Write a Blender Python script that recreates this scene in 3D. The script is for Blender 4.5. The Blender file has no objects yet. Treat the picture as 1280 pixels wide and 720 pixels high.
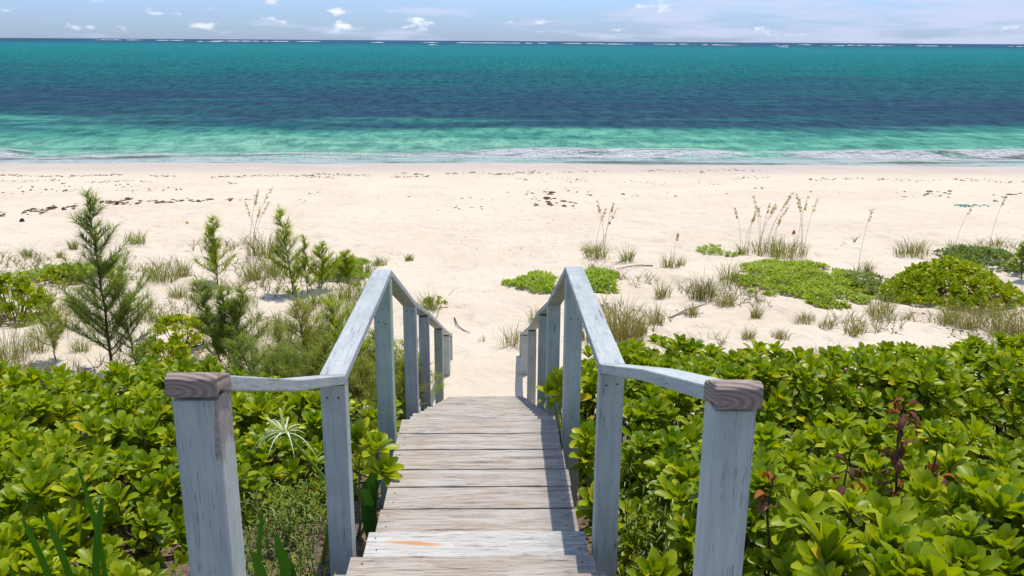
import bpy, math, random
import numpy as np
R = math.radians
random.seed(7)
rng = np.random.default_rng(11)
C = bpy.context.scene.collection
scene = bpy.context.scene

# ------------------------------------------------------------------ camera
ZC = 6.6                     # camera height above the sea
F = 1100.0                   # focal length in pixels of a 1280 px wide picture
PITCH = math.atan(309.0 / F)
YAW = math.atan(27.0 / F)
ROLL = R(0.36)
from mathutils import Matrix, Vector
cam = bpy.data.cameras.new('camera')
camo = bpy.data.objects.new('camera', cam)
C.objects.link(camo)
Rm = Matrix.Rotation(-YAW, 3, 'Z') @ Matrix.Rotation(math.pi / 2 - PITCH, 3, 'X') @ Matrix.Rotation(ROLL, 3, 'Z')
M4 = Rm.to_4x4(); M4.translation = Vector((0, 0, ZC))
camo.matrix_world = M4
cam.sensor_width = 36.0
cam.lens = F / 1280.0 * 36.0
cam.clip_start = 0.05
cam.clip_end = 60000.0
scene.camera = camo
scene.render.resolution_x = 1024
scene.render.resolution_y = 576

# ------------------------------------------------------------------ light
SUN_EL, SUN_AZ = R(73), R(30)          # azimuth from +Y (out to sea) towards +X (right)
scene.view_settings.view_transform = 'Standard'
scene.view_settings.look = 'None'
scene.view_settings.gamma = 1.0
scene.view_settings.exposure = 0.60
world = bpy.data.worlds.new('World')
scene.world = world
world.use_nodes = True


class NT:
    def __init__(s, tree):
        s.t = tree; s.n = tree.nodes; s.l = tree.links

    def add(s, kind, **kw):
        nd = s.n.new(kind)
        for k, v in kw.items():
            if k.startswith('i_'):
                key = k[2:]
                key = int(key) if key.isdigit() else key.replace('_', ' ')
                s.set(nd.inputs[key], v)
            else:
                setattr(nd, k, v)
        return nd

    def set(s, sock, v):
        if hasattr(v, 'is_output'):
            s.l.new(v, sock)
        elif isinstance(v, bpy.types.Node):
            s.l.new(v.outputs[0], sock)
        else:
            if sock.type == 'RGBA' and len(v) == 3:
                v = (*v, 1)
            sock.default_value = v

    def math(s, op, a, b=0.0, clamp=False):
        nd = s.n.new('ShaderNodeMath'); nd.operation = op; nd.use_clamp = clamp
        s.set(nd.inputs[0], a); s.set(nd.inputs[1], b)
        return nd.outputs[0]

    def mix(s, f, a, b, mode='MIX'):
        nd = s.n.new('ShaderNodeMix'); nd.data_type = 'RGBA'; nd.blend_type = mode
        s.set(nd.inputs[0], f); s.set(nd.inputs[6], a); s.set(nd.inputs[7], b)
        return nd.outputs[2]

    def ramp(s, f, stops, interp='LINEAR'):
        nd = s.n.new('ShaderNodeValToRGB'); cr = nd.color_ramp; cr.interpolation = interp
        while len(cr.elements) < len(stops):
            cr.elements.new(0.5)
        for e, (p, c) in zip(cr.elements, stops):
            e.position = p
            e.color = (c, c, c, 1) if isinstance(c, (int, float)) else (*c, 1)
        s.set(nd.inputs[0], f)
        return nd.outputs[0]

    def noise(s, vec, scale=1.0, detail=4.0, rough=0.5, dist=0.0):
        nd = s.n.new('ShaderNodeTexNoise')
        if vec is not None: s.set(nd.inputs['Vector'], vec)
        nd.inputs['Scale'].default_value = scale
        nd.inputs['Detail'].default_value = detail
        nd.inputs['Roughness'].default_value = rough
        nd.inputs['Distortion'].default_value = dist
        return nd.outputs[0]

    def mapping(s, vec, scale=(1, 1, 1), loc=(0, 0, 0)):
        nd = s.n.new('ShaderNodeMapping')
        s.set(nd.inputs['Vector'], vec)
        s.set(nd.inputs['Location'], loc)
        nd.inputs['Scale'].default_value = scale
        return nd.outputs[0]

    def smooth(s, v, a, b):
        nd = s.n.new('ShaderNodeMapRange'); nd.interpolation_type = 'SMOOTHSTEP'
        s.set(nd.inputs[0], v); s.set(nd.inputs[1], a); s.set(nd.inputs[2], b)
        return nd.outputs[0]


w = NT(world.node_tree); w.n.clear()
sky = w.add('ShaderNodeTexSky', sky_type='NISHITA', sun_disc=False, sun_elevation=SUN_EL, sun_rotation=SUN_AZ,
            altitude=0.0, air_density=1.0, dust_density=0.3, ozone_density=3.0)
tc = w.add('ShaderNodeTexCoord')
sx = w.add('ShaderNodeSeparateXYZ', i_0=tc.outputs['Generated'])
elev = sx.outputs[2]
# clouds: thin high bands, and small puffs standing low over the sea
v1 = w.mapping(tc.outputs['Generated'], (7, 7, 60))
n1 = w.noise(v1, 1.0, 6, 0.55)
veil = w.math('MULTIPLY', w.smooth(w.math('ADD', n1, w.math('MULTIPLY', sx.outputs[0], .22)), 0.50, 0.68), 0.75)
v2 = w.mapping(tc.outputs['Generated'], (24, 24, 62), (3.1, 0.7, 1.9))
n2 = w.noise(v2, 1.0, 7, 0.55)
puff = w.math('MULTIPLY', w.smooth(n2, 0.60, 0.72), w.smooth(elev, 0.004, 0.012))
tint = w.mix(w.smooth(elev, 0.22, 0.0), (1, 1, 1), (0.30, 0.405, 0.70))
base = w.mix(1.0, sky, tint, 'MULTIPLY')
c1 = w.mix(veil, base, (3.0, 3.3, 4.4))
c2 = w.mix(w.math('MULTIPLY', puff, 0.8), c1, (4.8, 4.9, 5.4))
bg = w.add('ShaderNodeBackground', i_0=c2, i_1=0.145)
w.add('ShaderNodeOutputWorld', i_0=bg)

sun = bpy.data.lights.new('sun', 'SUN')
sun.energy = 3.0; sun.angle = R(0.53); sun.color = (1.0, 0.955, 0.88)
suno = bpy.data.objects.new('sun', sun); C.objects.link(suno)
sd = Vector((math.sin(SUN_AZ) * math.cos(SUN_EL), math.cos(SUN_AZ) * math.cos(SUN_EL), math.sin(SUN_EL)))
suno.rotation_euler = sd.to_track_quat('Z', 'Y').to_euler()
suno.location = sd * 30


# ------------------------------------------------------------------ helpers
def tag(o, label=None, cat=None, group=None, kind=None):
    if label: o['label'] = label
    if cat: o['category'] = cat
    if group: o['group'] = group
    if kind: o['kind'] = kind
    return o


def empty(name, loc, label, cat, group=None):
    o = bpy.data.objects.new(name, None); C.objects.link(o)
    o.empty_display_size = 0.1
    o.location = loc
    return tag(o, label, cat, group)


def mesh_obj(name, V, Q, mat, parent=None, tint=None, smooth=True, loc=None):
    V = np.asarray(V, dtype=np.float32).reshape(-1, 3)
    Q = np.asarray(Q, dtype=np.int32)
    me = bpy.data.meshes.new(name)
    k = Q.shape[1]
    me.vertices.add(len(V)); me.vertices.foreach_set('co', V.ravel())
    me.loops.add(Q.size); me.loops.foreach_set('vertex_index', Q.ravel())
    me.polygons.add(len(Q))
    me.polygons.foreach_set('loop_start', np.arange(0, Q.size, k, dtype=np.int32))
    me.polygons.foreach_set('loop_total', np.full(len(Q), k, dtype=np.int32))
    me.update(calc_edges=True)
    me.polygons.foreach_set('use_smooth', np.full(len(Q), smooth))
    if tint is not None:
        a = me.attributes.new('tint', 'FLOAT_COLOR', 'POINT')
        t = np.ones((len(V), 4), np.float32); t[:, :3] = np.asarray(tint, np.float32).reshape(-1, 3)
        a.data.foreach_set('color', t.ravel())
    me.materials.append(mat)
    o = bpy.data.objects.new(name, me); C.objects.link(o)
    if parent is not None: o.parent = parent
    if loc is not None: o.location = loc
    return o


class MB:
    """collects quad pieces for one mesh"""
    def __init__(s): s.V = []; s.Q = []; s.T = []; s.n = 0

    def add(s, V, Q, T=None):
        V = np.asarray(V, np.float32).reshape(-1, 3); Q = np.asarray(Q, np.int32)
        s.V.append(V); s.Q.append(Q + s.n); s.n += len(V)
        if T is None: T = (0, 0, 0)
        T = np.asarray(T, np.float32)
        if T.ndim == 1: T = np.tile(T, (len(V), 1))
        s.T.append(T)

    def tube(s, P, rad, k=5, T=None):
        P = np.asarray(P, float); n = len(P)
        rad = np.broadcast_to(np.asarray(rad, float), (n,))
        D = np.gradient(P, axis=0); D /= np.linalg.norm(D, axis=1)[:, None] + 1e-9
        ref = np.array([0, 0, 1.0]) if abs(D[:, 2]).mean() < .8 else np.array([1.0, 0, 0])
        A = np.cross(D, ref); A /= np.linalg.norm(A, axis=1)[:, None] + 1e-9
        B = np.cross(D, A)
        th = np.arange(k) / k * 2 * math.pi
        V = P[:, None] + rad[:, None, None] * (np.cos(th)[None, :, None] * A[:, None] + np.sin(th)[None, :, None] * B[:, None])
        i = np.arange(n - 1)[:, None] * k; j = np.arange(k)[None]; j2 = (j + 1) % k
        Q = np.stack([i + j, i + j2, i + k + j2, i + k + j], -1).reshape(-1, 4)
        s.add(V.reshape(-1, 3), Q, T)

    def ribbon(s, P, W, side, T=None, fold=0.0):
        """flat curved blade; W half widths, side = unit side vector"""
        P = np.asarray(P, float); n = len(P); W = np.asarray(W, float)[:, None]
        side = np.asarray(side, float)
        up = np.array([0, 0, 1.0])
        L = P - side * W; Rr = P + side * W
        Mm = P - up * W * fold
        V = np.stack([L, Mm, Rr], 1).reshape(-1, 3)
        i = np.arange(n - 1)[:, None] * 3; j = np.arange(2)[None]
        Q = np.stack([i + j, i + j + 1, i + 4 + j, i + 3 + j], -1).reshape(-1, 4)
        s.add(V, Q, T)

    def box(s, lo, hi, T=None):
        x0, y0, z0 = lo; x1, y1, z1 = hi
        V = [(x0, y0, z0), (x1, y0, z0), (x1, y1, z0), (x0, y1, z0), (x0, y0, z1), (x1, y0, z1), (x1, y1, z1), (x0, y1, z1)]
        s.add(V, [(0, 3, 2, 1), (4, 5, 6, 7), (0, 1, 5, 4), (1, 2, 6, 5), (2, 3, 7, 6), (3, 0, 4, 7)], T)

    def build(s, name, mat, parent=None, smooth=True, loc=None, tint=True):
        if not s.V: return None
        return mesh_obj(name, np.concatenate(s.V), np.concatenate(s.Q), mat, parent,
                        np.concatenate(s.T) if tint else None, smooth, loc)


def _h(ix, iy, seed):
    a = (ix.astype(np.int64) * 374761393 + iy.astype(np.int64) * 668265263 + seed * 974711) & 0x7fffffff
    a = ((a ^ (a >> 13)) * 1274126177) & 0x7fffffff
    return ((a ^ (a >> 16)) & 0xffff) / 65535.0


def vnoise(x, y, seed=0):
    x = np.asarray(x, float); y = np.asarray(y, float)
    ix = np.floor(x); iy = np.floor(y); fx = x - ix; fy = y - iy
    fx = fx * fx * (3 - 2 * fx); fy = fy * fy * (3 - 2 * fy)
    ix = ix.astype(np.int64); iy = iy.astype(np.int64)
    a = _h(ix, iy, seed); b = _h(ix + 1, iy, seed); c = _h(ix, iy + 1, seed); d = _h(ix + 1, iy + 1, seed)
    return (a + (b - a) * fx) * (1 - fy) + (c + (d - c) * fx) * fy


def fbm(x, y, seed=0, o=4):
    s = 0; a = .5; t = 0
    for k in range(o):
        s = s + a * vnoise(x * 2 ** k, y * 2 ** k, seed + k); t += a; a *= .5
    return s / t


def sst(v, a, b):
    t = np.clip((v - a) / (b - a), 0, 1); return t * t * (3 - 2 * t)


# height of the ground below the camera as the path leads down to the water
PY = [-40, 0, 3.0, 4.3, 6.0, 8.0, 10.0, 11.5, 13, 16, 20, 26, 34, 42, 48, 52, 60, 80, 140]
PH = [0.9, 2.2, 2.5, 2.66, 3.1, 3.78, 4.35, 4.62, 4.72, 4.82, 5.0, 5.32, 5.72, 6.2, 6.55, 6.8, 7.4, 8.6, 11.0]


def ground(x, y):
    x = np.asarray(x, float); y = np.asarray(y, float)
    z = ZC - np.interp(y, PY, PH)
    d = sst(y, 11, 14) * (1 - sst(y, 24, 36))
    off = sst(np.abs(x + 0.2), 1.0, 3.5)
    z = z + d * off * (0.42 * (fbm(x * .22 + 9, y * .30, 3, 3) - .42) + .16 * (fbm(x * 1.1, y * 1.1, 8, 3) - .5))
    near = 1 - sst(y, 26, 46)
    z = z + near * .035 * (fbm(x * 3.1, y * 3.1, 21, 3) - .5) * (0.5 + off)
    # foot prints and dents
    f = vnoise(x * 4.3, y * 3.4, 77)
    z = z - sst(y, 11, 13) * (1 - sst(y, 34, 46)) * .05 * sst(f, .66, .92)
    z = z - sst(y, 12, 14) * (1 - sst(y, 36, 46)) * .04 * sst(vnoise(x * 2.1 + 7, y * 1.7, 78), .62, .9)
    z = z + sst(y, 40, 46) * (1 - sst(y, 54, 60)) * .13 * (fbm(x * .055 + 2, y * 0 + 1, 91, 3) - .5)
    z = z + .10 * sst(y, 30, 36) * (1 - sst(y, 38, 44)) * (fbm(x * .12, y * .3, 5, 2) - .5)
    return z


def ray(px, py):
    v = Rm @ Vector(((px - 640) / F, -(py - 360) / F, -1.0))
    return np.array(v)


AT_T = np.geomspace(2.0, 150.0, 500)


def at(px, py):
    """where the ground is met under that picture point (1280x720 pixels of the photograph)"""
    d = ray(px, py)
    t = AT_T; below = ZC + d[2] * t < ground(d[0] * t, d[1] * t)
    i = int(np.argmax(below)) if below.any() else len(t) - 1
    t = np.linspace(t[max(i - 1, 0)], t[i], 12)
    below = ZC + d[2] * t < ground(d[0] * t, d[1] * t)
    t = float(t[int(np.argmax(below))]) if below.any() else float(t[-1])
    p = d * t
    return np.array([p[0], p[1], float(ground(p[0], p[1]))]), t


# ------------------------------------------------------------------ materials
def new_mat(name):
    m = bpy.data.materials.new(name); m.use_nodes = True
    t = NT(m.node_tree); t.n.clear()
    return m, t


def finish(t, shader, disp=None):
    t.add('ShaderNodeOutputMaterial', i_0=shader)


def leaf_mat(name, rough=0.40, trans=0.36, spec=0.35, sat=1.0):
    m, t = new_mat(name)
    a = t.add('ShaderNodeAttribute', attribute_name='tint')
    col = a.outputs['Color']
    tcd = t.add('ShaderNodeTexCoord')
    n = t.noise(tcd.outputs['Object'], 14, 3)
    col2 = t.mix(t.smooth(n, .3, .75), t.mix(1.0, col, (0.82, 0.86, 0.8), 'MULTIPLY'), col)
    p = t.add('ShaderNodeBsdfPrincipled', i_Base_Color=col2, i_Roughness=rough)
    p.inputs['Specular IOR Level'].default_value = spec * .8
    tr = t.add('ShaderNodeBsdfTranslucent', i_0=t.mix(1.0, col2, (1.5, 1.45, 0.5), 'MULTIPLY'))
    finish(t, t.add('ShaderNodeMixShader', i_0=trans, i_1=p.outputs[0], i_2=tr.outputs[0]).outputs[0])
    return m


def wood_paint(name, axis, paint=(0.505, 0.525, 0.505), bare=(0.21, 0.175, 0.155), wear=0.5, peel=None):
    """worn painted timber; axis = direction of the grain in the part's own coordinates"""
    m, t = new_mat(name)
    tcd = t.add('ShaderNodeTexCoord'); oi = t.add('ShaderNodeObjectInfo')
    off = t.math('MULTIPLY', oi.outputs['Random'], 37.0)
    comb = t.add('ShaderNodeCombineXYZ', i_0=off, i_1=off, i_2=off)
    along = [1.0, 1.0, 1.0]; along[axis] = 0.055
    v = t.mapping(tcd.outputs['Object'], tuple(along), comb.outputs[0])
    g1 = t.noise(v, 42, 6, .62, .6)
    g2 = t.noise(v, 130, 4, .6, .3)
    big = t.noise(t.mapping(tcd.outputs['Object'], (1, 1, 1), comb.outputs[0]), 5.5, 4, .55)
    fine = t.noise(tcd.outputs['Object'], 90, 3, .6)
    # paint colour, slightly different on each piece
    pc = t.mix(oi.outputs['Random'], tuple(c * .93 for c in paint), (paint[0] * 1.03, paint[1] * 1.05, paint[2] * .99))
    pc = t.mix(t.smooth(big, .3, .75), t.mix(1.0, pc, (0.80, 0.83, 0.84), 'MULTIPLY'), pc)
    pc = t.mix(t.smooth(g1, .38, .62), t.mix(1.0, pc, (0.86, 0.875, 0.89), 'MULTIPLY'), pc)
    # cracks along the grain
    thr = 0.27 + 0.07 * wear
    crack = t.math('SUBTRACT', 1.0, t.smooth(g1, thr - .015, thr + .03))
    al2 = [1.0, 1.0, 1.0]; al2[axis] = 0.028
    g3 = t.noise(t.mapping(tcd.outputs['Object'], tuple(al2), comb.outputs[0]), 240, 4, .6, 1.0)
    hair = t.math('MULTIPLY', t.math('SUBTRACT', 1.0, t.smooth(g3, .37, .41)), t.smooth(t.noise(t.mapping(tcd.outputs['Object'], (3, 3, 3), comb.outputs[0]), 4.0, 3, .6), .42, .62))
    crack = t.math('MAXIMUM', crack, t.math('MULTIPLY', hair, .75))
    flake = t.math('MULTIPLY', t.smooth(g2, .60, .68), t.smooth(big, .53, .66))
    flake = t.math('MULTIPLY', flake, wear * 1.3, True)
    if peel:
        sq = t.add('ShaderNodeSeparateXYZ', i_0=tcd.outputs['Object'])
        zz = t.math('ADD', sq.outputs[2], t.math('MULTIPLY', t.math('SUBTRACT', g1, .5), .30))
        pm = t.math('MULTIPLY', t.smooth(zz, peel - .15, peel - .12), t.smooth(t.math('ADD', sq.outputs[0], t.math('MULTIPLY', t.math('SUBTRACT', g2, .5), .05)), .034, .040))
        flake = t.math('MAXIMUM', flake, t.math('MULTIPLY', pm, .9))
    col = t.mix(flake, pc, t.mix(t.smooth(fine, .3, .7), bare, tuple(c * 1.7 for c in bare)))
    col = t.mix(t.math('MULTIPLY', crack, .85), col, tuple(c * .45 for c in bare))
    p = t.add('ShaderNodeBsdfPrincipled', i_Base_Color=col, i_Roughness=.72)
    p.inputs['Specular IOR Level'].default_value = .25
    h = t.math('ADD', t.math('MULTIPLY', g1, .6), t.math('ADD', t.math('MULTIPLY', g2, .3), t.math('MULTIPLY', crack, -.8)))
    h = t.math('ADD', h, t.math('MULTIPLY', fine, .18))
    b = t.add('ShaderNodeBump', i_Height=h, i_Strength=.55, i_Distance=.004)
    t.l.new(b.outputs[0], p.inputs['Normal'])
    finish(t, p.outputs[0])
    return m


def plank_mat(name, rust=False, pale=False):
    m, t = new_mat(name)
    tcd = t.add('ShaderNodeTexCoord'); oi = t.add('ShaderNodeObjectInfo')
    off = t.math('MULTIPLY', oi.outputs['Random'], 53.0)
    comb = t.add('ShaderNodeCombineXYZ', i_0=off, i_1=off, i_2=off)
    ob = tcd.outputs['Object']
    v = t.mapping(ob, (0.07, 1, 1), comb.outputs[0])
    v3 = t.mapping(ob, (0.10, 1, 1), comb.outputs[0])
    g1 = t.noise(v, 34, 7, .62, .8)
    g2 = t.noise(v, 105, 5, .6, .4)
    g3 = t.noise(v3, 20, 4, .5, 1.2)
    big = t.noise(t.mapping(ob, (1, 1.6, 1), comb.outputs[0]), 4.0, 4, .55)
    white = (0.42, 0.375, 0.315) if not pale else (0.53, 0.51, 0.47)
    tan = (0.33, 0.265, 0.205) if not pale else (0.44, 0.41, 0.37)
    col = t.mix(t.smooth(g1, .42, .60), tan, white)
    col = t.mix(t.math('MULTIPLY', t.smooth(g3, .50, .68), .75), col, (0.45, 0.415, 0.365))
    col = t.mix(t.math('MULTIPLY', t.smooth(big, .54, .72), .45), col, (0.40, 0.37, 0.34))
    # dark streaks along the grain, growing towards the right ends of the boards
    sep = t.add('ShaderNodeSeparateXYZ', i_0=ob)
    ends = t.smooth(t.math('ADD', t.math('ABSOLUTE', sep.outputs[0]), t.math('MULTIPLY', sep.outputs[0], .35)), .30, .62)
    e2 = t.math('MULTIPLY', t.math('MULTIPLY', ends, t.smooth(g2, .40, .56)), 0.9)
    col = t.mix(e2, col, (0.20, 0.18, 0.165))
    crack = t.math('SUBTRACT', 1.0, t.smooth(g1, .325, .375))
    g4 = t.noise(t.mapping(ob, (0.035, 1, 1), comb.outputs[0]), 260, 4, .65, .4)
    fine = t.math('MULTIPLY', t.math('SUBTRACT', 1.0, t.smooth(g2, .36, .44)), .70)
    fine = t.math('MAXIMUM', fine, t.math('MULTIPLY', t.math('SUBTRACT', 1.0, t.smooth(g4, .36, .46)), .60))
    col = t.mix(t.math('MULTIPLY', t.math('MAXIMUM', crack, fine), .82), col, (0.10, 0.082, 0.07))
    vo = t.add('ShaderNodeTexVoronoi', i_Vector=t.mapping(ob, (.45, 1, 1), comb.outputs[0]), i_Scale=4.5)
    kn = t.math('SUBTRACT', 1.0, t.smooth(vo.outputs['Distance'], .035, .075))
    col = t.mix(t.math('MULTIPLY', kn, .7), col, (0.15, 0.10, 0.07))
    if rust:
        a = t.math('DIVIDE', t.math('ADD', sep.outputs[0], .27), .155)
        cy = t.math('ADD', t.math('MULTIPLY', sep.outputs[0], -.10), -.020)
        bq = t.math('DIVIDE', t.math('SUBTRACT', sep.outputs[1], cy), .019)
        rr = t.math('ADD', t.math('POWER', t.math('ABSOLUTE', a), 2.0), t.math('POWER', t.math('ABSOLUTE', bq), 1.6))
        rm = t.math('SUBTRACT', 1.0, t.smooth(rr, .0, 1.25))
        col = t.mix(t.math('MULTIPLY', rm, .85), col, (0.50, 0.20, 0.045))
    p = t.add('ShaderNodeBsdfPrincipled', i_Base_Color=col, i_Roughness=.82)
    p.inputs['Specular IOR Level'].default_value = .15
    h = t.math('ADD', t.math('MULTIPLY', g1, .8), t.math('SUBTRACT', t.math('MULTIPLY', g2, .5), t.math('MULTIPLY', crack, .9)))
    b = t.add('ShaderNodeBump', i_Height=h, i_Strength=.7, i_Distance=.006)
    t.l.new(b.outputs[0], p.inputs['Normal'])
    finish(t, p.outputs[0])
    return m


def endgrain_mat():
    m, t = new_mat('bare weathered timber end')
    tcd = t.add('ShaderNodeTexCoord'); ob = tcd.outputs['Object']
    v = t.mapping(ob, (.55, .15, 1.5), (0.022, 0, 0.018))
    wv = t.add('ShaderNodeTexWave', wave_type='RINGS', rings_direction='Y', i_Scale=24.0, i_Distortion=1.6, i_Detail=3.0, i_0=v)
    wv.inputs['Detail Scale'].default_value = 1.2
    n = t.noise(ob, 60, 5, .6)
    col = t.mix(wv.outputs[1], (0.20, 0.140, 0.110), (0.36, 0.275, 0.225))
    col = t.mix(t.smooth(n, .35, .75), col, (0.27, 0.225, 0.20))
    p = t.add('ShaderNodeBsdfPrincipled', i_Base_Color=col, i_Roughness=.85)
    p.inputs['Specular IOR Level'].default_value = .15
    b = t.add('ShaderNodeBump', i_Height=t.math('ADD', wv.outputs[1], n), i_Strength=.5, i_Distance=.003)
    t.l.new(b.outputs[0], p.inputs['Normal'])
    finish(t, p.outputs[0]); return m


def sand_mat():
    m, t = new_mat('coral sand')
    g = t.add('ShaderNodeNewGeometry'); pos = g.outputs['Position']
    sp = t.add('ShaderNodeSeparateXYZ', i_0=pos)
    n1 = t.noise(pos, .35, 5, .55)
    n2 = t.noise(pos, 2.2, 5, .6)
    n3 = t.noise(pos, 260, 3, .6)
    n4 = t.noise(pos, 11, 4, .6)
    dry = t.mix(t.smooth(n1, .35, .65), (0.565, 0.462, 0.338), (0.629, 0.524, 0.398))
    dry = t.mix(t.math('MULTIPLY', t.smooth(n2, .45, .75), .5), dry, (0.666, 0.568, 0.445))
    dry = t.mix(t.math('MULTIPLY', t.smooth(n3, .3, .7), .35), dry, (0.711, 0.613, 0.488))
    # plant litter under the shrubs on the slope
    litt = t.math('MULTIPLY', t.smooth(t.math('ADD', sp.outputs[1], t.math('MULTIPLY', n2, 3.0)), 12.2, 9.4), t.math('MAXIMUM', t.smooth(n4, .30, .56), t.smooth(sp.outputs[1], 10.0, 9.0)))
    lit_c = t.mix(t.smooth(t.noise(pos, 46, 4, .7), .35, .65), (0.060, 0.040, 0.024), (0.23, 0.165, 0.105))
    dry = t.mix(litt, dry, lit_c)
    wet_f = t.smooth(t.math('ADD', sp.outputs[2], t.math('MULTIPLY', n1, -.25)), .42, .08)
    wet = t.mix(1.0, dry, (0.74, 0.71, 0.71), 'MULTIPLY')
    col = t.mix(wet_f, dry, wet)
    rgh = t.math('SUBTRACT', .95, t.math('MULTIPLY', wet_f, .45))
    p = t.add('ShaderNodeBsdfPrincipled', i_Base_Color=col, i_Roughness=rgh)
    p.inputs['Specular IOR Level'].default_value = .2
    bumpn = t.math('ADD', t.math('MULTIPLY', t.noise(pos, 5, 5, .62), 1.0), t.math('MULTIPLY', t.noise(pos, 28, 3, .6), .25))
    b = t.add('ShaderNodeBump', i_Height=bumpn, i_Distance=.12)
    t.set(b.inputs['Strength'], t.math('MULTIPLY', t.math('SUBTRACT', 1.0, wet_f), .8))
    t.l.new(b.outputs[0], p.inputs['Normal'])
    finish(t, p.outputs[0]); return m


def water_mat():
    m, t = new_mat('sea water')
    g = t.add('ShaderNodeNewGeometry'); pos = g.outputs['Position']
    sp = t.add('ShaderNodeSeparateXYZ', i_0=pos)
    X, Y = sp.outputs[0], sp.outputs[1]
    # distance off shore on a logarithmic scale, wandering with the sea bed
    patch = t.noise(t.mapping(pos, (.011, .030, 0)), 1.0, 6, .60, .4)
    patch2 = t.noise(t.mapping(pos, (.035, .13, 0), (7, 3, 0)), 1.0, 5, .62, .5)
    skew = t.math('MULTIPLY', t.math('DIVIDE', X, t.math('MAXIMUM', Y, 30.0)), .05)
    lg = t.math('LOGARITHM', t.math('MAXIMUM', Y, 30.0), 10.0)
    near = t.math('ADD', .62, t.math('MULTIPLY', t.smooth(Y, 70.0, 220.0), .6))
    wob = t.math('ADD', t.math('MULTIPLY', t.math('SUBTRACT', patch, .5), .62), t.math('MULTIPLY', t.math('SUBTRACT', patch2, .5), .46))
    l = t.math('ADD', lg, t.math('MULTIPLY', wob, near))
    l = t.math('ADD', l, skew)
    # 1.65 = 45 m ... 3.6 = 4 km
    f = t.math('DIVIDE', t.math('SUBTRACT', l, 1.65), 2.0)
    col = t.ramp(f, [(0.0, (0.46, 0.60, 0.48)), (0.03, (0.30, 0.58, 0.44)), (0.068, (0.16, 0.50, 0.36)),
                     (0.09, (0.065, 0.29, 0.25)), (0.115, (0.034, 0.100, 0.150)), (0.18, (0.030, 0.082, 0.140)),
                     (0.235, (0.022, 0.105, 0.150)), (0.29, (0.014, 0.125, 0.150)), (0.38, (0.008, 0.165, 0.175)), (0.62, (0.004, 0.175, 0.19)),
                     (0.72, (0.004, 0.14, 0.17)), (0.80, (0.012, 0.060, 0.125)), (1.0, (0.010, 0.04, 0.10))])
    # small streaks of turquoise and weed
    st = t.noise(t.mapping(pos, (.05, .22, 0), (1, 9, 0)), 1.0, 6, .65, .3)
    col = t.mix(t.math('MULTIPLY', t.smooth(st, .53, .66), .5), col, (0.022, 0.22, 0.20))
    pt = t.noise(t.mapping(pos, (.010, .045, 0), (11, 5, 0)), 1.0, 6, .62, .6)
    pm_ = t.math('MULTIPLY', t.smooth(pt, .50, .62), t.smooth(Y, 66.0, 90.0))
    col = t.mix(t.math('MULTIPLY', pm_, .32), col, (0.022, 0.150, 0.170))
    st2 = t.noise(t.mapping(pos, (.22, .9, 0), (5, 2, 0)), 1.0, 6, .70, .3)
    col = t.mix(t.math('MULTIPLY', t.smooth(st2, .50, .64), .35), col, t.mix(1.0, col, (0.45, 0.55, 0.65), 'MULTIPLY'))
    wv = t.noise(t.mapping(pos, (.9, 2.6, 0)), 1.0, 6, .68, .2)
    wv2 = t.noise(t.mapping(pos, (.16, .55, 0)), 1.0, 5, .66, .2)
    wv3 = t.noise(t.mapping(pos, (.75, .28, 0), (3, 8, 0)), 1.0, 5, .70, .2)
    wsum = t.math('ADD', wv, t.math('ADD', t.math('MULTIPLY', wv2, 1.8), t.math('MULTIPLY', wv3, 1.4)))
    col = t.mix(t.math('MULTIPLY', t.smooth(wv3, .46, .58), .55), col, t.mix(1.0, col, (1.9, 1.6, 1.45), 'MULTIPLY'))  # lit wave facets painted into the water colour
    col = t.mix(t.math('MULTIPLY', t.smooth(wv3, .47, .36), .6), col, t.mix(1.0, col, (0.45, 0.55, 0.6), 'MULTIPLY'))  # shaded sides of the waves, painted into the colour as well
    # weed stirred up in the breaking wave
    weedb = t.math('MULTIPLY', t.math('MULTIPLY', t.smooth(Y, 48.0, 49.5), t.smooth(Y, 57.0, 51.5)),
                   t.smooth(t.noise(t.mapping(pos, (.045, .25, 0), (2, 4, 0)), 1.0, 6, .62, .3), .47, .60))
    col = t.mix(t.math('MULTIPLY', weedb, .85), col, (0.13, 0.105, 0.10))
    # foam
    fedge = t.noise(t.mapping(pos, (.055, .10, 0), (0, 2, 0)), 1.0, 5, .6)
    yy = t.math('ADD', Y, t.math('MULTIPLY', t.math('SUBTRACT', fedge, .5), -9.0))
    lace = t.noise(t.mapping(pos, (.35, 1.6, 0)), 1.0, 7, .72, .4)
    swash = t.math('MULTIPLY', t.math('MULTIPLY', t.smooth(yy, 54.0, 50.0), t.smooth(lace, .34, .54)), .85)
    swash = t.math('MULTIPLY', swash, t.math('SUBTRACT', 1.0, t.math('MULTIPLY', weedb, .8)))
    brk = t.attr if hasattr(t, 'attr') else t.add('ShaderNodeAttribute', attribute_name='tint').outputs['Color']
    foam_attr = t.add('ShaderNodeSeparateColor', i_0=brk).outputs[0]
    lace2 = t.noise(t.mapping(pos, (.16, 1.0, 0), (4, 1, 0)), 1.0, 7, .70, .6)
    foam2 = t.math('MULTIPLY', foam_attr, t.math('MULTIPLY', t.smooth(lace, .36, .49), t.smooth(lace2, .42, .52)))
    foam2 = t.math('MULTIPLY', foam2, 1.35, True)
    ln_ = t.math('SUBTRACT', yy, 52.2)
    line = t.math('MULTIPLY', t.math('SUBTRACT', 1.0, t.smooth(t.math('ABSOLUTE', ln_), .15, .75)), t.smooth(lace2, .40, .50))
    foam = t.math('MAXIMUM', t.math('MAXIMUM', swash, foam2), line)
    col = t.mix(foam, col, (0.74, 0.74, 0.73))
    rough = t.math('ADD', .16, t.math('MULTIPLY', foam, .5))
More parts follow.
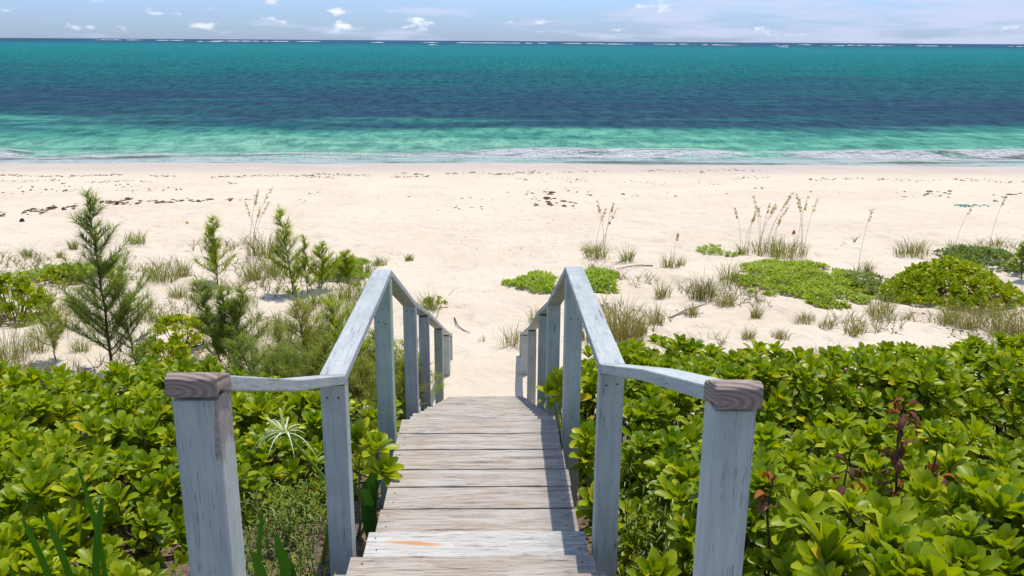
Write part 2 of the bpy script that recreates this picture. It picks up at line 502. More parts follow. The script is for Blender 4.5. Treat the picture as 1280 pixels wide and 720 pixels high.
    b = t.add('ShaderNodeBump', i_Height=wsum, i_Strength=1.0, i_Distance=.9)
    dif = t.add('ShaderNodeBsdfDiffuse', i_0=col); t.l.new(b.outputs[0], dif.inputs['Normal'])
    gl = t.add('ShaderNodeBsdfGlossy', i_Roughness=rough); t.l.new(b.outputs[0], gl.inputs['Normal'])
    fr = t.add('ShaderNodeFresnel', i_IOR=1.33); t.l.new(b.outputs[0], fr.inputs['Normal'])
    # a choppy surface shows far less of the sky than flat water would
    k = t.math('MINIMUM', t.math('MULTIPLY', fr.outputs[0], .30), .16)
    k = t.math('MULTIPLY', k, t.math('SUBTRACT', 1.0, foam))
    finish(t, t.add('ShaderNodeMixShader', i_0=k, i_1=dif.outputs[0], i_2=gl.outputs[0]).outputs[0]); return m


def plain_mat(name, col, rough=.8, tint=False, noise=None):
    m, t = new_mat(name)
    c = t.add('ShaderNodeAttribute', attribute_name='tint').outputs['Color'] if tint else None
    tcd = t.add('ShaderNodeTexCoord')
    n = t.noise(tcd.outputs['Object'], noise or 30, 4, .6)
    a = c if tint else (*col, 1)
    cc = t.mix(t.smooth(n, .3, .7), t.mix(1.0, a, (0.62, 0.60, 0.58), 'MULTIPLY'), a)
    p = t.add('ShaderNodeBsdfPrincipled', i_Base_Color=cc, i_Roughness=rough)
    p.inputs['Specular IOR Level'].default_value = .2
    finish(t, p.outputs[0]); return m


M = dict(
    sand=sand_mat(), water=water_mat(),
    post=wood_paint('worn blue grey paint on posts', 2),
    rail=wood_paint('worn blue grey paint on rails', 1, paint=(0.475, 0.49, 0.475), wear=.8),
    green_post=wood_paint('greenish worn paint on post', 2, paint=(0.42, 0.49, 0.43)),
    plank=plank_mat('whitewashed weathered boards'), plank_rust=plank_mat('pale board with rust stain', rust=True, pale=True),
    blue_plank=wood_paint('blue grey paint on lowest board', 0, paint=(0.30, 0.35, 0.42)),
    end=endgrain_mat(),
    leaf=leaf_mat('glossy shrub leaf'), grass=leaf_mat('grass blade', .55, .35, .2),
    needle=leaf_mat('needle foliage', .6, .42, .12),
    stem=plain_mat('brown stem', None, tint=True), bark=plain_mat('bark', (0.10, 0.075, 0.055), noise=25),
    weed=plain_mat('dried seaweed', None, tint=True, noise=8), metal=plain_mat('rusty nail', (0.09, 0.07, 0.06), .6),
    dead=leaf_mat('dead curled leaf', .7, .15, .15), petal=leaf_mat('white petal', .5, .4, .2),
    foam=plain_mat('sea foam', (0.85, 0.86, 0.87), .8, noise=.3),
    litter=plain_mat('faded plastic', None, .5, tint=True),
)

# ------------------------------------------------------------------ ground
def axis_vals(segs):
    out = []
    for a, b, n in segs: out += list(np.linspace(a, b, n, endpoint=False))
    out.append(segs[-1][1]); return np.array(out)


def grid(xs, ys, zf):
    X, Y = np.meshgrid(xs, ys); Z = zf(X, Y)
    V = np.stack([X, Y, Z], -1).reshape(-1, 3)
    nx = len(xs); i = np.arange(len(ys) - 1)[:, None] * nx; j = np.arange(nx - 1)[None]
    Q = np.stack([i + j, i + j + 1, i + nx + j + 1, i + nx + j], -1).reshape(-1, 4)
    return V, Q


xs = axis_vals([(-900, -120, 20), (-120, -30, 90), (-30, -12, 120), (-12, 12, 330), (12, 30, 120), (30, 120, 90), (120, 900, 20)])
ys = axis_vals([(-500, -20, 12), (-20, 2, 30), (2, 26, 320), (26, 50, 160), (50, 70, 30), (70, 140, 14)])
V, Q = grid(xs, ys, ground)
tag(mesh_obj('sand_beach', V, Q, M['sand']), 'pale pink coral sand sloping from the dune down to the water', 'beach', kind='structure')

# ------------------------------------------------------------------ sea
def shore_wave(X, Y):
    cy = 52.6 + 1.6 * (fbm(X * .05, X * 0 + 1, 31, 3) - .5) * 2
    d = Y - cy
    br = np.maximum(sst(-X, 25, 30), sst(X, -5, 5) * (.45 + .55 * sst(fbm(X * .12 + 3, X * 0 + 5, 33, 3), .25, .5)))
    amp = .10 + .34 * br
    prof = np.where(d < 0, np.exp(-(d / .55) ** 2), np.exp(-(d / 1.7) ** 2))
    return amp * prof, amp, d


def sea_z(X, Y):
    z, amp, d = shore_wave(X, Y)
    wv = .10 * (fbm(X * .18, Y * .55, 41, 3) - .5) + .05 * (fbm(X * .8, Y * 1.6, 43, 2) - .5)
    wv = wv * sst(Y, 47, 60) + .9 * sst(Y, 70, 180) * (fbm(X * .07, Y * .20, 45, 4) - .5)
    return z + wv + .02


rows = np.concatenate([np.linspace(40, 62, 110, endpoint=False), np.geomspace(62, 420, 300, endpoint=False), np.geomspace(420, 30000, 90)])
s = np.linspace(-1, 1, 820)
s = np.sign(s) * (np.abs(s) * .62 + .38 * np.abs(s) ** 4)
X = s[None] * (60 + 1.5 * rows)[:, None]; Y = np.repeat(rows[:, None], len(s), 1)
Z = sea_z(X, Y)
_, amp, d = shore_wave(X, Y)
fo = sst(amp, .12, .32) * np.where(d < 0, sst(d, -1.6, -.5), 1 - sst(d, .1, .8))
V = np.stack([X, Y, Z], -1).reshape(-1, 3)
nx = len(s); i = np.arange(len(rows) - 1)[:, None] * nx; j = np.arange(nx - 1)[None]
Q = np.stack([i + j, i + j + 1, i + nx + j + 1, i + nx + j], -1).reshape(-1, 4)
T = np.repeat(fo.reshape(-1, 1), 3, 1)
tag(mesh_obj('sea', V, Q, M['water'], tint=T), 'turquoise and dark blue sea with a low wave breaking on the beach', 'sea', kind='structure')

# surf on the outer reef
mb = MB()
segs = [(150, 176, 2.0), (184, 190, 2.0), (218, 243, 2.2), (268, 280, 3.4), (290, 366, 2.6), (384, 407, 2.6), (470, 482, 3.2),
        (535, 548, 2.8), (575, 660, 3.0), (672, 680, 3.0), (705, 742, 3.0), (748, 785, 3.4), (818, 834, 3.2), (846, 857, 3.0),
        (876, 905, 3.6), (962, 970, 3.6), (994, 1006, 2.8), (1026, 1030, 3.6), (1056, 1068, 3.0), (1082, 1092, 3.4),
        (1136, 1150, 3.2), (1160, 1164, 3.4), (1252, 1300, 3.2), (540, 544, 5.6), (965, 970, 5.5), (-60, -10, 2.4), (1340, 1400, 3)]
for x0, x1, dy in segs:
    dist = ZC * 1142 / dy
    n = max(4, int((x1 - x0) / 2.2))
    for _ in range(n):
        a = random.uniform(x0, x1); wd = random.uniform(2, 7) / F * dist
        cx = (a - 613) / F * dist; cy = dist + random.uniform(-60, 60); h = random.uniform(.25, 1.0) * dist / 2600
        th = np.linspace(0, math.pi, 7)
        xx = np.linspace(-1, 1, 6)
        env = np.sqrt(np.clip(1 - xx ** 2, 0.01, 1))
        P = np.stack([cx + xx[:, None] * wd + 0 * th, cy + np.cos(th)[None] * 8 * env[:, None], .2 + np.sin(th)[None] * h * env[:, None]], -1)
        i = np.arange(5)[:, None] * 7; j = np.arange(6)[None]
        mb.add(P.reshape(-1, 3), np.stack([i + j, i + j + 1, i + 8 + j, i + 7 + j], -1).reshape(-1, 4))
tag(mb.build('reef_surf', M['foam'], tint=False), 'thin white line of surf breaking on the reef under the horizon', 'surf', kind='stuff')

# ------------------------------------------------------------------ stairs
stairs = empty('wooden_staircase', (0, 3.5, ZC - 2.6), 'weathered wooden staircase with pale blue grey railings leading down to the beach', 'stairs')
SL = stairs.location
XL, XR = -.548, .415


def part_box(name, cx, cy, cz, sx, sy, sz, mat, rot=None, bev=.004, jitter=0.0, segs=None):
    """one bevelled timber with its own origin"""
    import bmesh
    bm = bmesh.new()
    bmesh.ops.create_cube(bm, size=1.0)
    bmesh.ops.scale(bm, vec=(sx, sy, sz), verts=bm.verts)
    if segs:
        ed = [e for e in bm.edges if abs((e.verts[0].co - e.verts[1].co)[segs[0]]) > .5 * (sx, sy, sz)[segs[0]]]
        bmesh.ops.subdivide_edges(bm, edges=ed, cuts=segs[1], use_grid_fill=True)
    ed = [e for e in bm.edges if len(e.link_faces) == 2 and e.calc_face_angle(0) > .5]
    bmesh.ops.bevel(bm, geom=ed, offset=bev, segments=2, profile=.6, affect='EDGES')
    if jitter:
        for v in bm.verts:
            c = v.co
            k = c[segs[0]] * 9 if segs else c.x
            sd_ = hash((round(cx * 97), round(cy * 97))) % 1000
            c.z += jitter * (float(vnoise(k, c.y * 6 + sd_, 5)) - .5) * (1 if c.z > 0 else .3)
            c.y += jitter * .8 * (float(vnoise(k * 2.1, sd_ + 4 * np.sign(c.y), 6)) - .5)
    me = bpy.data.meshes.new(name); bm.to_mesh(me); bm.free()
    me.polygons.foreach_set('use_smooth', [False] * len(me.polygons))
    me.materials.append(mat)
    o = bpy.data.objects.new(name, me); C.objects.link(o)
    o.parent = stairs; o.location = Vector((cx, cy, cz)) - SL
    if rot: o.rotation_euler = rot
    return o


boards = []                               # (y0, y1, H)
y = 2.71
for k in range(16): boards.append((y - .217, y, 1.80 if k < 2 else 1.645)); y -= .217
for (a, b, H) in [(2.66, 3.07, 1.96), (3.07, 3.49, 2.105)]:
    m_ = (a + b) / 2; boards += [(a, m_, H), (m_, b, H)]
seams = [3.49, 3.70, 3.93, 4.155, 4.35, 4.59, 4.805, 5.01]
for a, b in zip(seams[:-1], seams[1:]): boards.append((a, b, 2.247))
y, H = 5.01, 2.247
RUN, RISE = .42, .164
for k in range(14):
    H += RISE
    boards += [(y, y + RUN / 2, H), (y + RUN / 2, y + RUN, H)]
    y += RUN
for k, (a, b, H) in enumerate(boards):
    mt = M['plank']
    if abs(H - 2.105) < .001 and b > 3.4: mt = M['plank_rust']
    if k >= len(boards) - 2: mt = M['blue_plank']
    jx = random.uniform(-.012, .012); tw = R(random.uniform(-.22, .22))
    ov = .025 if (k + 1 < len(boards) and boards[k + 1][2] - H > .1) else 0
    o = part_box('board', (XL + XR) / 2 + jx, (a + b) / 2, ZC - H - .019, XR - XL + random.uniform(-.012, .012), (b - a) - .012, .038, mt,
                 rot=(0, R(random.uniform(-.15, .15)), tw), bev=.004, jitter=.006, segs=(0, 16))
    if mt is M['plank_rust']: o['label'] = 'pale board with an orange rust stain'
    if mt is M['blue_plank']: o['label'] = 'blue grey painted board at the foot of the stairs'
    if 2.6 < a < 6.5:
        for sx_ in (XL + .045, XR - .045):
            for fy in (.28, .72):
                px_ = sx_ - (XL + XR) / 2 + random.uniform(-.01, .01); py_ = (fy - .5) * (b - a)
                th = np.arange(6) / 6 * 2 * math.pi
                ring = np.stack([.0045 * np.cos(th), .0045 * np.sin(th), np.full(6, 0)], -1)
                top = np.stack([.0005 * np.cos(th), .0005 * np.sin(th), np.full(6, .0015)], -1)
                nb = MB()
                nb.add(np.concatenate([ring, top]), [(q, (q + 1) % 6, 6 + (q + 1) % 6, 6 + q) for q in range(6)])
                nb.build('nail', M['metal'], o, tint=False, loc=(px_, py_, .0215))

# stringers under the treads
def beam(name, x, pts, w_, dep, mat, rotend=None):
    """timber following the points (y, top z) on the path, rectangular section; x one value or (first, last)"""
    mb = MB()
    P = []
    x0, x1 = x if isinstance(x, tuple) else (x, x)
    ya, yb = pts[0][0], pts[-1][0]
    for (yy, zz) in pts:
        xx = x0 + (x1 - x0) * (yy - ya) / (yb - ya)
        P += [(xx - w_ / 2, yy, zz - dep), (xx + w_ / 2, yy, zz - dep), (xx + w_ / 2, yy, zz), (xx - w_ / 2, yy, zz)]
    n = len(pts); Q = []
    for i in range(n - 1):
        for j in range(4):
            Q.append((i * 4 + j, i * 4 + (j + 1) % 4, i * 4 + 4 + (j + 1) % 4, i * 4 + 4 + j))
    Q += [(3, 2, 1, 0), tuple(n * 4 - 4 + q for q in range(4))]
    V = np.array(P) - np.array(SL)
    c = V.mean(0)
    ang = math.atan2(pts[-1][1] - pts[0][1], yb - ya)
    rz = -math.atan2(x1 - x0, yb - ya)
    Rb = np.array(Matrix.Rotation(rz, 3, 'Z') @ Matrix.Rotation(ang, 3, 'X'))
    mb.add((V - c) @ Rb, Q)
    o = mb.build(name, mat, stairs, smooth=False, loc=tuple(c), tint=False)
    o.rotation_euler = (ang, 0, rz)
    bv = o.modifiers.new('bevel', 'BEVEL'); bv.width = .004; bv.segments = 2
    return o


for x in (XL + .05, XR - .05):
    beam('stringer', x, [(-.8, ZC - 1.69), (2.3, ZC - 1.69)], .045, .19, M['plank'])
    beam('stringer', x, [(2.3, ZC - 1.86), (3.49, ZC - 2.30)], .045, .22, M['plank'])
    beam('stringer', x, [(3.49, ZC - 2.29), (5.0, ZC - 2.29)], .045, .20, M['plank'])
    beam('stringer', x, [(5.0, ZC - 2.50), (10.9, ZC - 2.50 - 5.9 * .39)], .045, .24, M['plank'])

# posts and handrails: (y, H of the rail's underside)
RPL = [(1.87, .77), (3.33, 1.345), (4.98, 1.35), (6.62, 1.98), (7.98, 2.51), (10.15, 3.36), (11.85, 4.02), (12.7, 4.32)]
RPR = [(1.78, .765), (3.33, 1.30), (4.98, 1.33), (6.56, 1.955), (7.80, 2.44), (10.0, 3.33), (11.9, 4.03), (12.9, 4.37)]
TH = .040


def post(x, yy, Htop, sz, mat, tilt=0.0, twist=0.0):
    zt = ZC - Htop - .002
    zb = float(ground(x, yy)) - .35
    o = part_box('post', x, yy, (zt + zb) / 2, sz, sz, zt - zb, mat, rot=(0, tilt, twist), bev=.005, segs=(2, 10), jitter=0)
    return o


for side, RP, xc in ((-1, RPL, -.643), (1, RPR, .492)):
    for k, (yy, Hh) in enumerate(RP):
        sz = .100 if k else .104
        mt = M['post']
        if side < 0 and k in (2, 5): mt = M['green_post']
        cutl = .02 if k in (0, 2, 3, 4, 5, 6, 7) else 0
        yc = yy + sz / 2
        xk = (-.674 if side < 0 else .540) if k == 0 else xc
        if k == 0 and side > 0: sz = .094
        o = post(xk, yc, Hh + (.39 * sz / 2 if k > 1 else 0) + (.37 * sz / 2 if k == 0 else 0), sz, mt, twist=R([0, -1.5, 2, 1, -3, 2, 4, -2][k] * side))
        if k == 0 and side < 0:
            o.data.materials[0] = wood_paint('peeling paint on near post', 2, peel=float(o.dimensions[2] / 2 if o.dimensions[2] > 0 else .7))
        if 0 < k < 5:
            hz = max(v.co.z for v in o.data.vertices)
            for q_ in (-1, 1):
                nb = MB(); th = np.arange(8) / 8 * 2 * math.pi
                nb.add(np.concatenate([np.stack([.005 * np.cos(th), 0 * th, .005 * np.sin(th)], -1), np.stack([.001 * np.cos(th), 0 * th - .0015, .001 * np.sin(th)], -1)]), [(q, (q + 1) % 8, 8 + (q + 1) % 8, 8 + q) for q in range(8)])
                nb.build('nail', M['metal'], o, tint=False, loc=(q_ * .022, -sz / 2 - .0004, hz - .035 - .02 * random.random() - (.2 if k == 2 else 0)))
        if mt is M['green_post']: o['label'] = 'greenish painted post'
    # rails in separate lengths; each a thing you see on its own
    z = lambda Hh: ZC - Hh + TH
    (y0, h0), (y1, h1), (y2, h2) = RP[0], RP[1], RP[2]
    s0 = (h1 - h0) / (y1 - y0)
    wd = .112
    th0 = .052 if side < 0 else .058
    e0, e1 = y0 - .015, y0 + .092
    xn = -.674 if side < 0 else .540
    wd0 = .118 if side < 0 else .106
    cap = beam('rail_end', xn, [(e0, ZC - h0 + th0 - .016), (e0 + .02, ZC - h0 + th0 - .006), (e1, ZC - h0 - s0 * .107 + th0 + .0)], wd0, th0 - .006, M['end'])
    cap.modifiers['bevel'].width = .006; cap.modifiers['bevel'].segments = 3
    cap['label'] = 'bare grey timber end with rings'
    beam('handrail', (xn, xc), [(e1 + .002, ZC - h0 - s0 * (e1 - y0) + TH), ((y0 + y1) / 2, ZC - (h0 + h1) / 2 + TH + (-.012 if side < 0 else .014)), (y1 + .012, ZC - h1 + TH)], wd0 - .006, TH, M['rail'])
    beam('handrail', xc, [(y1 + .016, ZC - h1 + TH + .001), ((y1 + y2) / 2, ZC - (h1 + h2) / 2 + TH), (y2 + .09, ZC - h2 + TH)], wd - .006, TH, M['rail'])
    pts = [(y2 + .094, ZC - h2 + TH - .002)]
    for (yy, Hh) in RP[3:]: pts.append((yy + .05, ZC - Hh + TH - .02))
    pts[1] = (pts[1][0], pts[1][1] - .03)
    beam('handrail', xc, pts, wd - .01, TH, M['rail'])

# ------------------------------------------------------------------ leaves
def leaf_template(n=6, wide=.40, bend=.5, cup=.25):
    """obovate leaf of length 1 along +x, up = +z"""
    t = np.linspace(0, 1, n) ** .9
    wv = wide * .5 * np.array([0.16 + .84 * math.sin(min(1, (a / .74)) * math.pi / 2) ** 1.6 if a < .74 else math.sqrt(max(0.0, 1 - ((a - .74) / .285) ** 2)) for a in t])
    wv[-1] = max(wv[-1], .06)
    ang = np.cumsum(np.full(n, bend / n)) - bend / n
    x = np.concatenate([[0], np.cumsum(np.diff(t) * np.cos(ang[1:]))]); z = -np.concatenate([[0], np.cumsum(np.diff(t) * np.sin(ang[1:]))])
    V = np.zeros((n, 3, 3))
    V[:, :, 0] = x[:, None]; V[:, :, 2] = z[:, None]
    V[:, 0, 1] = -wv; V[:, 2, 1] = wv
    V[:, 0, 2] += wv * cup; V[:, 2, 2] += wv * cup
    i = np.arange(n - 1)[:, None] * 3; j = np.arange(2)[None]
    Q = np.stack([i + j, i + j + 1, i + 4 + j, i + 3 + j], -1).reshape(-1, 4)
    return V.reshape(-1, 3), Q


def rosette_template(seed, nl=15, L=.142, spread=1.0):
    r = np.random.default_rng(seed)
    Vs, Qs, ages = [], [], []; n = 0
    for k in range(nl):
        a = k / (nl - 1)                                   # 0 inner ... 1 outer
        lv, lq = leaf_template(7, .35 + .07 * r.random(), -.15 + .65 * a + .3 * r.random(), .55)
        el = R(87 - 54 * a ** .9 * spread + r.uniform(-8, 8))
        az = k * 2.39996 + r.uniform(-.25, .25)
        ln = L * (.55 + .5 * min(1, a * 1.6)) * r.uniform(.85, 1.12)
        tw = r.uniform(-.35, .35)
        v = lv * ln
        c, s_ = math.cos(tw), math.sin(tw)
        v = v @ np.array([[1, 0, 0], [0, c, s_], [0, -s_, c]])
        ce, se = math.cos(el), math.sin(el)
        v = v @ np.array([[ce, 0, se], [0, 1, 0], [-se, 0, ce]])
        ca, sa = math.cos(az), math.sin(az)
        v = v @ np.array([[ca, sa, 0], [-sa, ca, 0], [0, 0, 1]])
        v[:, 2] += .03 * (1 - a) * (L / .115)
        v[:, 0] += .006 * ca; v[:, 1] += .006 * sa
        Vs.append(v); Qs.append(lq + n); n += len(v); ages += [a + r.uniform(-.15, .15)] * len(v)
    return np.concatenate(Vs), np.concatenate(Qs), np.array(ages)


ROS = [rosette_template(s_, nl=nl, spread=sp) for s_, nl, sp in ((1, 17, 1), (2, 18, .85), (3, 16, 1.1), (4, 19, .75), (5, 17, .95))]
ROS_UP = [rosette_template(s_ + 50, nl=20, L=.165, spread=.52) for s_ in range(3)]
ROS_FAR = [rosette_template(s_ + 30, nl=12, spread=1.0) for s_ in range(3)]


def basis(nrm, spin):
    n = nrm / np.linalg.norm(nrm)
    a = np.cross(n, [0.3, 1, 0.1]); a /= np.linalg.norm(a); b = np.cross(n, a)
    c, s_ = math.cos(spin), math.sin(spin)
    return np.stack([a * c + b * s_, -a * s_ + b * c, n])


G0 = np.array([0.120, 0.210, 0.004]); G1 = np.array([0.370, 0.430, 0.006]); GY = np.array([0.66, 0.60, 0.015]); GO = np.array([.55, .30, .02])


def add_rosette(mb, p, nrm, sc, tpl, lite=.5, yel=.12):
    v, q, age = tpl
    B = basis(nrm, random.uniform(0, 6.28))
    vv = (v * sc) @ B + p
    nl = len(v) // 21
    leafid = np.arange(len(v)) // 21
    rr = rng.random(nl)[leafid]
    t = np.clip(lite + (rr - .5) * .8, 0, 1)[:, None]
    col = G0 * (1 - t) + G1 * t
    yy = np.clip((age - .62) * 2.2, 0, 1) * (rng.random(nl)[leafid] < yel * 2.2) * rng.uniform(.4, 1, nl)[leafid]
    yy = yy[:, None]
    col = col * (1 - yy) + GY * yy
    o = (rng.random(nl)[leafid] < yel * .035)[:, None]
    col = np.where(o, GY * .5 + GO * .5, col)
    mb.add(vv, q, col)


def hedge(name, centres, inside, canopyH, labels, group, spacing=.136, seed=1, upright=()):
    r = random.Random(seed)
    n = len(centres)
    cells = [([], []) for _ in range(n)]
    cen = np.array(centres)
    x0, x1, y0, y1 = cen[:, 0].min() - 2.2, cen[:, 0].max() + 2.2, .8, 8.6
    pts = []
    x = x0
    while x < x1:
        yv = y0
        while yv < y1:
            pts.append((x + r.uniform(-.6, .6) * spacing, yv + r.uniform(-.6, .6) * spacing)); yv += spacing * .94
        x += spacing
    for (px, py) in pts:
        m_ = inside(px, py)
        if m_ <= 0: continue
        zz = .9 * py
        if abs(px) > .74 * (py + .8) + 1.0: continue
        d2 = (cen[:, 0] - px) ** 2 + (cen[:, 1] - py) ** 2
        o = np.argsort(d2); k = int(o[0])
        gap = math.sqrt(d2[o[1]]) - math.sqrt(d2[k]) if n > 1 else 1
        valley = .16 * max(0, 1 - gap / .35)
        edge = .55 * max(0, 1 - m_ / .45) ** 2
        H = canopyH(px, py) + valley + edge + r.uniform(-.05, .07) + .12 * (float(fbm(px * 1.6, py * 1.6, 71, 2)) - .5)
        cells[k][0].append((px, py, ZC - H, m_))
        for _q in range(r.choice([1, 1, 2])):
            cells[k][1].append((px + r.uniform(-.08, .08), py + r.uniform(-.08, .08), ZC - H - r.uniform(.10, .30), m_))
    for k in range(n):
        top, low = cells[k]
        if not top: continue
        cx, cy = centres[k]; gz = float(ground(cx, cy))
        base = np.array([cx, cy, gz])
        root = empty(name, tuple(base), labels[k], 'shrub', group)
        lm, sm, fm = MB(), MB(), MB()
        lite0 = r.uniform(.40, .66)
        for lay, L in ((0, top), (1, low)):
            for (px, py, pz, m_) in L:
                p = np.array([px, py, pz]) - base
                out = np.array([px - cx, py - cy, 0]); out /= np.linalg.norm(out) + .3
                g1 = inside(px + .1, py) - inside(px - .1, py); g2 = inside(px, py + .1) - inside(px, py - .1)
                eo = np.array([-g1, -g2, 0]) * (2.5 if m_ < .3 else .3)
                nrm = np.array([0, 0, 1.0]) + out * .35 + eo + np.array([r.uniform(-.35, .35), r.uniform(-.5, .2), 0])
                sc = r.choice([r.uniform(.52, .72), r.uniform(.7, .92), r.uniform(.78, 1.02)]) * (.92 if lay else 1)
                add_rosette(lm, p, nrm, sc, r.choice(ROS_UP if k in upright else ROS), lite0 + r.uniform(-.15, .15), .16 if lay == 0 else .22)
                nn = nrm / np.linalg.norm(nrm)
                # stem
                q0 = p * np.array([.45, .45, 0]) + np.array([r.uniform(-.1, .1), r.uniform(-.1, .1), float(ground(cx + p[0] * .45, cy + p[1] * .45)) - gz])
                mid = p * .55 + q0 * .45 + np.array([r.uniform(-.05, .05), r.uniform(-.05, .05), -.05])
                if r.random() < .35:
                    sm.tube([q0, mid, p - nn * .05, p + nn * .02], [.011, .008, .006, .005], 4, (.13, .10, .055) if r.random() < .6 else (.20, .17, .12))
                if lay == 0 and m_ < .35 and ((x0 < 0) or py > 4.6):
                    for _q in range(2):
                        add_rosette(lm, p + np.array([r.uniform(-.1, .1), r.uniform(-.12, .06), -r.uniform(.25, .75)]), nrm + eo, sc * .95, r.choice(ROS), lite0 - .2, .2)
                if lay == 0 and r.random() < .22:
                    for _ in range(r.randint(1, 2)):
                        fm = MB()
                        a = r.uniform(0, 6.28); c = p + nn * .045 + np.array([math.cos(a), math.sin(a), 0]) * .02
                        for h in range(5):
                            b_ = R(-70 + h * 35) + a
                            e = c + np.array([math.cos(b_), math.sin(b_), .35]) * .011
                            sd_ = np.array([-math.sin(b_), math.cos(b_), 0])
                            fm.ribbon([c, (c + e) / 2, e], [.001, .0028, .0015], sd_, (.80, .80, .74))
                        if fm.n and cy < 6: fm.build('flower', M['petal'], root)
        lm.build('leaves', M['leaf'], root); sm.build('stems', M['stem'], root)


def smin(*a): return min(a)


def in_right(x, y):
    inner = .62 if y > 3.9 else .62 + .32 * min(1, (3.9 - y) / .4)
    far = 7.35 + .35 * math.sin(x * 1.3 + 1) - y
    m = smin(x - inner + .08 * math.sin(y * 7), far, y - 1.5, 7.4 - x)
    # bare gap beside the far clump on the right
    dx, dy = (x - 3.75) / 1.15, (y - 5.0) / .52
    m = min(m, (math.hypot(dx, dy) - 1) * .55)
    dx, dy = (x - 2.6) / 1.1, (y - 5.2) / .24
    m = min(m, (math.hypot(dx, dy) - 1) * .25)
    return m


def can_right(x, y):
    H = np.interp(y, [1.5, 2.6, 4.2, 5.2, 7.2], [1.62, 1.80, 2.10, 2.28, 2.51])
    return float(H) + .28 * max(0, 1 - (x - .5) / .7) * (1 if y < 6 else .5)


def in_left(x, y):
    inner = np.interp(y, [1, 4.4, 4.75, 5.2, 8], [1.42, 1.50, .98, .80, .78])
    far = np.interp(-x, [.7, 1.6, 2.4, 3.4, 8], [6.9, 6.7, 6.9, 7.2, 7.4]) + .2 * math.sin(x * 2.2) - y
    return smin(-x - float(inner), far, y - 2.2, 7.0 + x)


def can_left(x, y):
    H = np.interp(y, [2.2, 3.6, 5.0, 7.2], [1.98, 2.20, 2.40, 2.62])
    return float(H) + .22 * max(0, 1 - (-x - .8) / 1.6)


HR = [(1.35, 2.35), (2.35, 3.0), (1.3, 3.75), (3.3, 3.9), (2.2, 4.2), (1.15, 5.05), (4.6, 4.4), (.95, 6.5), (1.95, 6.2), (3.1, 6.5), (4.2, 6.3), (5.4, 6.5), (1.75, 7.2), (5.6, 5.2)]
LR = ['naupaka shrub with large cupped leaves in the lower right, beside the bare-topped near post',
      'naupaka shrub with crowded rounded leaves in the lower right corner of the photo',
      'naupaka shrub just behind the near right post, above the weedy gap by the steps',
      'naupaka shrub at the right edge of the photo below the bare sandy gap',
      'naupaka shrub in mid hedge around the dead brown stem',
      'naupaka shrub beside the second right post, leaning over the landing boards',
      'naupaka shrub cut by the right edge of the photo, in front of the sandy gap',
      'naupaka shrub crowding the tall right posts where the stairs drop to the beach',
      'naupaka shrub in the back row behind the near right handrail',
      'naupaka shrub in the back row behind the dead brown stem',
      'naupaka shrub in the back row with bare stems showing over the sandy gap',
      'naupaka shrub in the back row cut by the right edge of the photo',
      'naupaka shrub furthest back in the right hedge, its top against the sand',
      'naupaka shrub at the right edge behind the bare sandy gap']
hedge('naupaka_shrub', HR, in_right, can_right, LR, 'naupaka shrubs right of the stairs', seed=3, upright=(0, 1, 3))
HL = [(-1.9, 3.3), (-2.9, 3.6), (-1.9, 4.4), (-3.1, 4.7), (-1.15, 5.4), (-2.2, 5.5), (-3.4, 5.9), (-4.6, 5.2), (-2.6, 6.5), (-3.9, 7.0), (-5.2, 6.6), (-1.4, 6.1), (-4.4, 6.1)]
LL = ['naupaka shrub at the bottom left beside the near left post',
      'naupaka shrub in the bottom left corner around the upright strap leaves',
      'naupaka shrub immediately left of the near left post, at mid height of the post',
      'naupaka shrub at the left edge of the photo, above the strap leaves',
      'naupaka shrub beside the landing boards behind the second left post',
      'naupaka shrub behind the near left post and its capped rail end',
      'naupaka shrub left of the rail end, in the middle of the left hedge',
      'naupaka shrub cut by the left edge of the photo at mid height of the hedge',
      'naupaka shrub behind the capped rail end, at the back of the left hedge',
      'naupaka shrub at the foot of the tallest casuarina sapling',
      'naupaka shrub furthest back at the left edge of the photo',
      'naupaka shrub behind the spider lily flower under the level handrail',
      'naupaka shrub between the left edge and the tallest casuarina, second row from the back']
hedge('naupaka_shrub', HL, in_left, can_left, LL, 'naupaka shrubs left of the stairs', seed=5)


# single shoots reaching over the edge of the stairs
def shoot(x, y, Htop, label, lean=(0, 0), n=3, sc=1.0):
    g = float(ground(x, y)); base = np.array([x, y, g])
    root = empty('naupaka_shoot', tuple(base), label, 'shrub', 'naupaka shoots beside the boards')
    lm, sm = MB(), MB()
    for k in range(n):
        p = np.array([lean[0] + random.uniform(-.09, .09), lean[1] + random.uniform(-.12, .12), ZC - Htop - g - random.uniform(0, .12)])
        if k == 0: p = np.array([lean[0], lean[1], ZC - Htop - g])
        nrm = np.array([lean[0] * 1.5 + random.uniform(-.3, .3), -.35 + random.uniform(-.3, .2), 1])
        add_rosette(lm, p, nrm, sc * random.uniform(.85, 1.05), random.choice(ROS), .6, .35)
        sm.tube([np.array([random.uniform(-.04, .04), 0, 0]), p * .6 + np.array([0, 0, -.05]), p], [.008, .006, .004], 5, (.2, .19, .10))
    lm.build('leaves', M['leaf'], root); sm.build('stems', M['stem'], root)


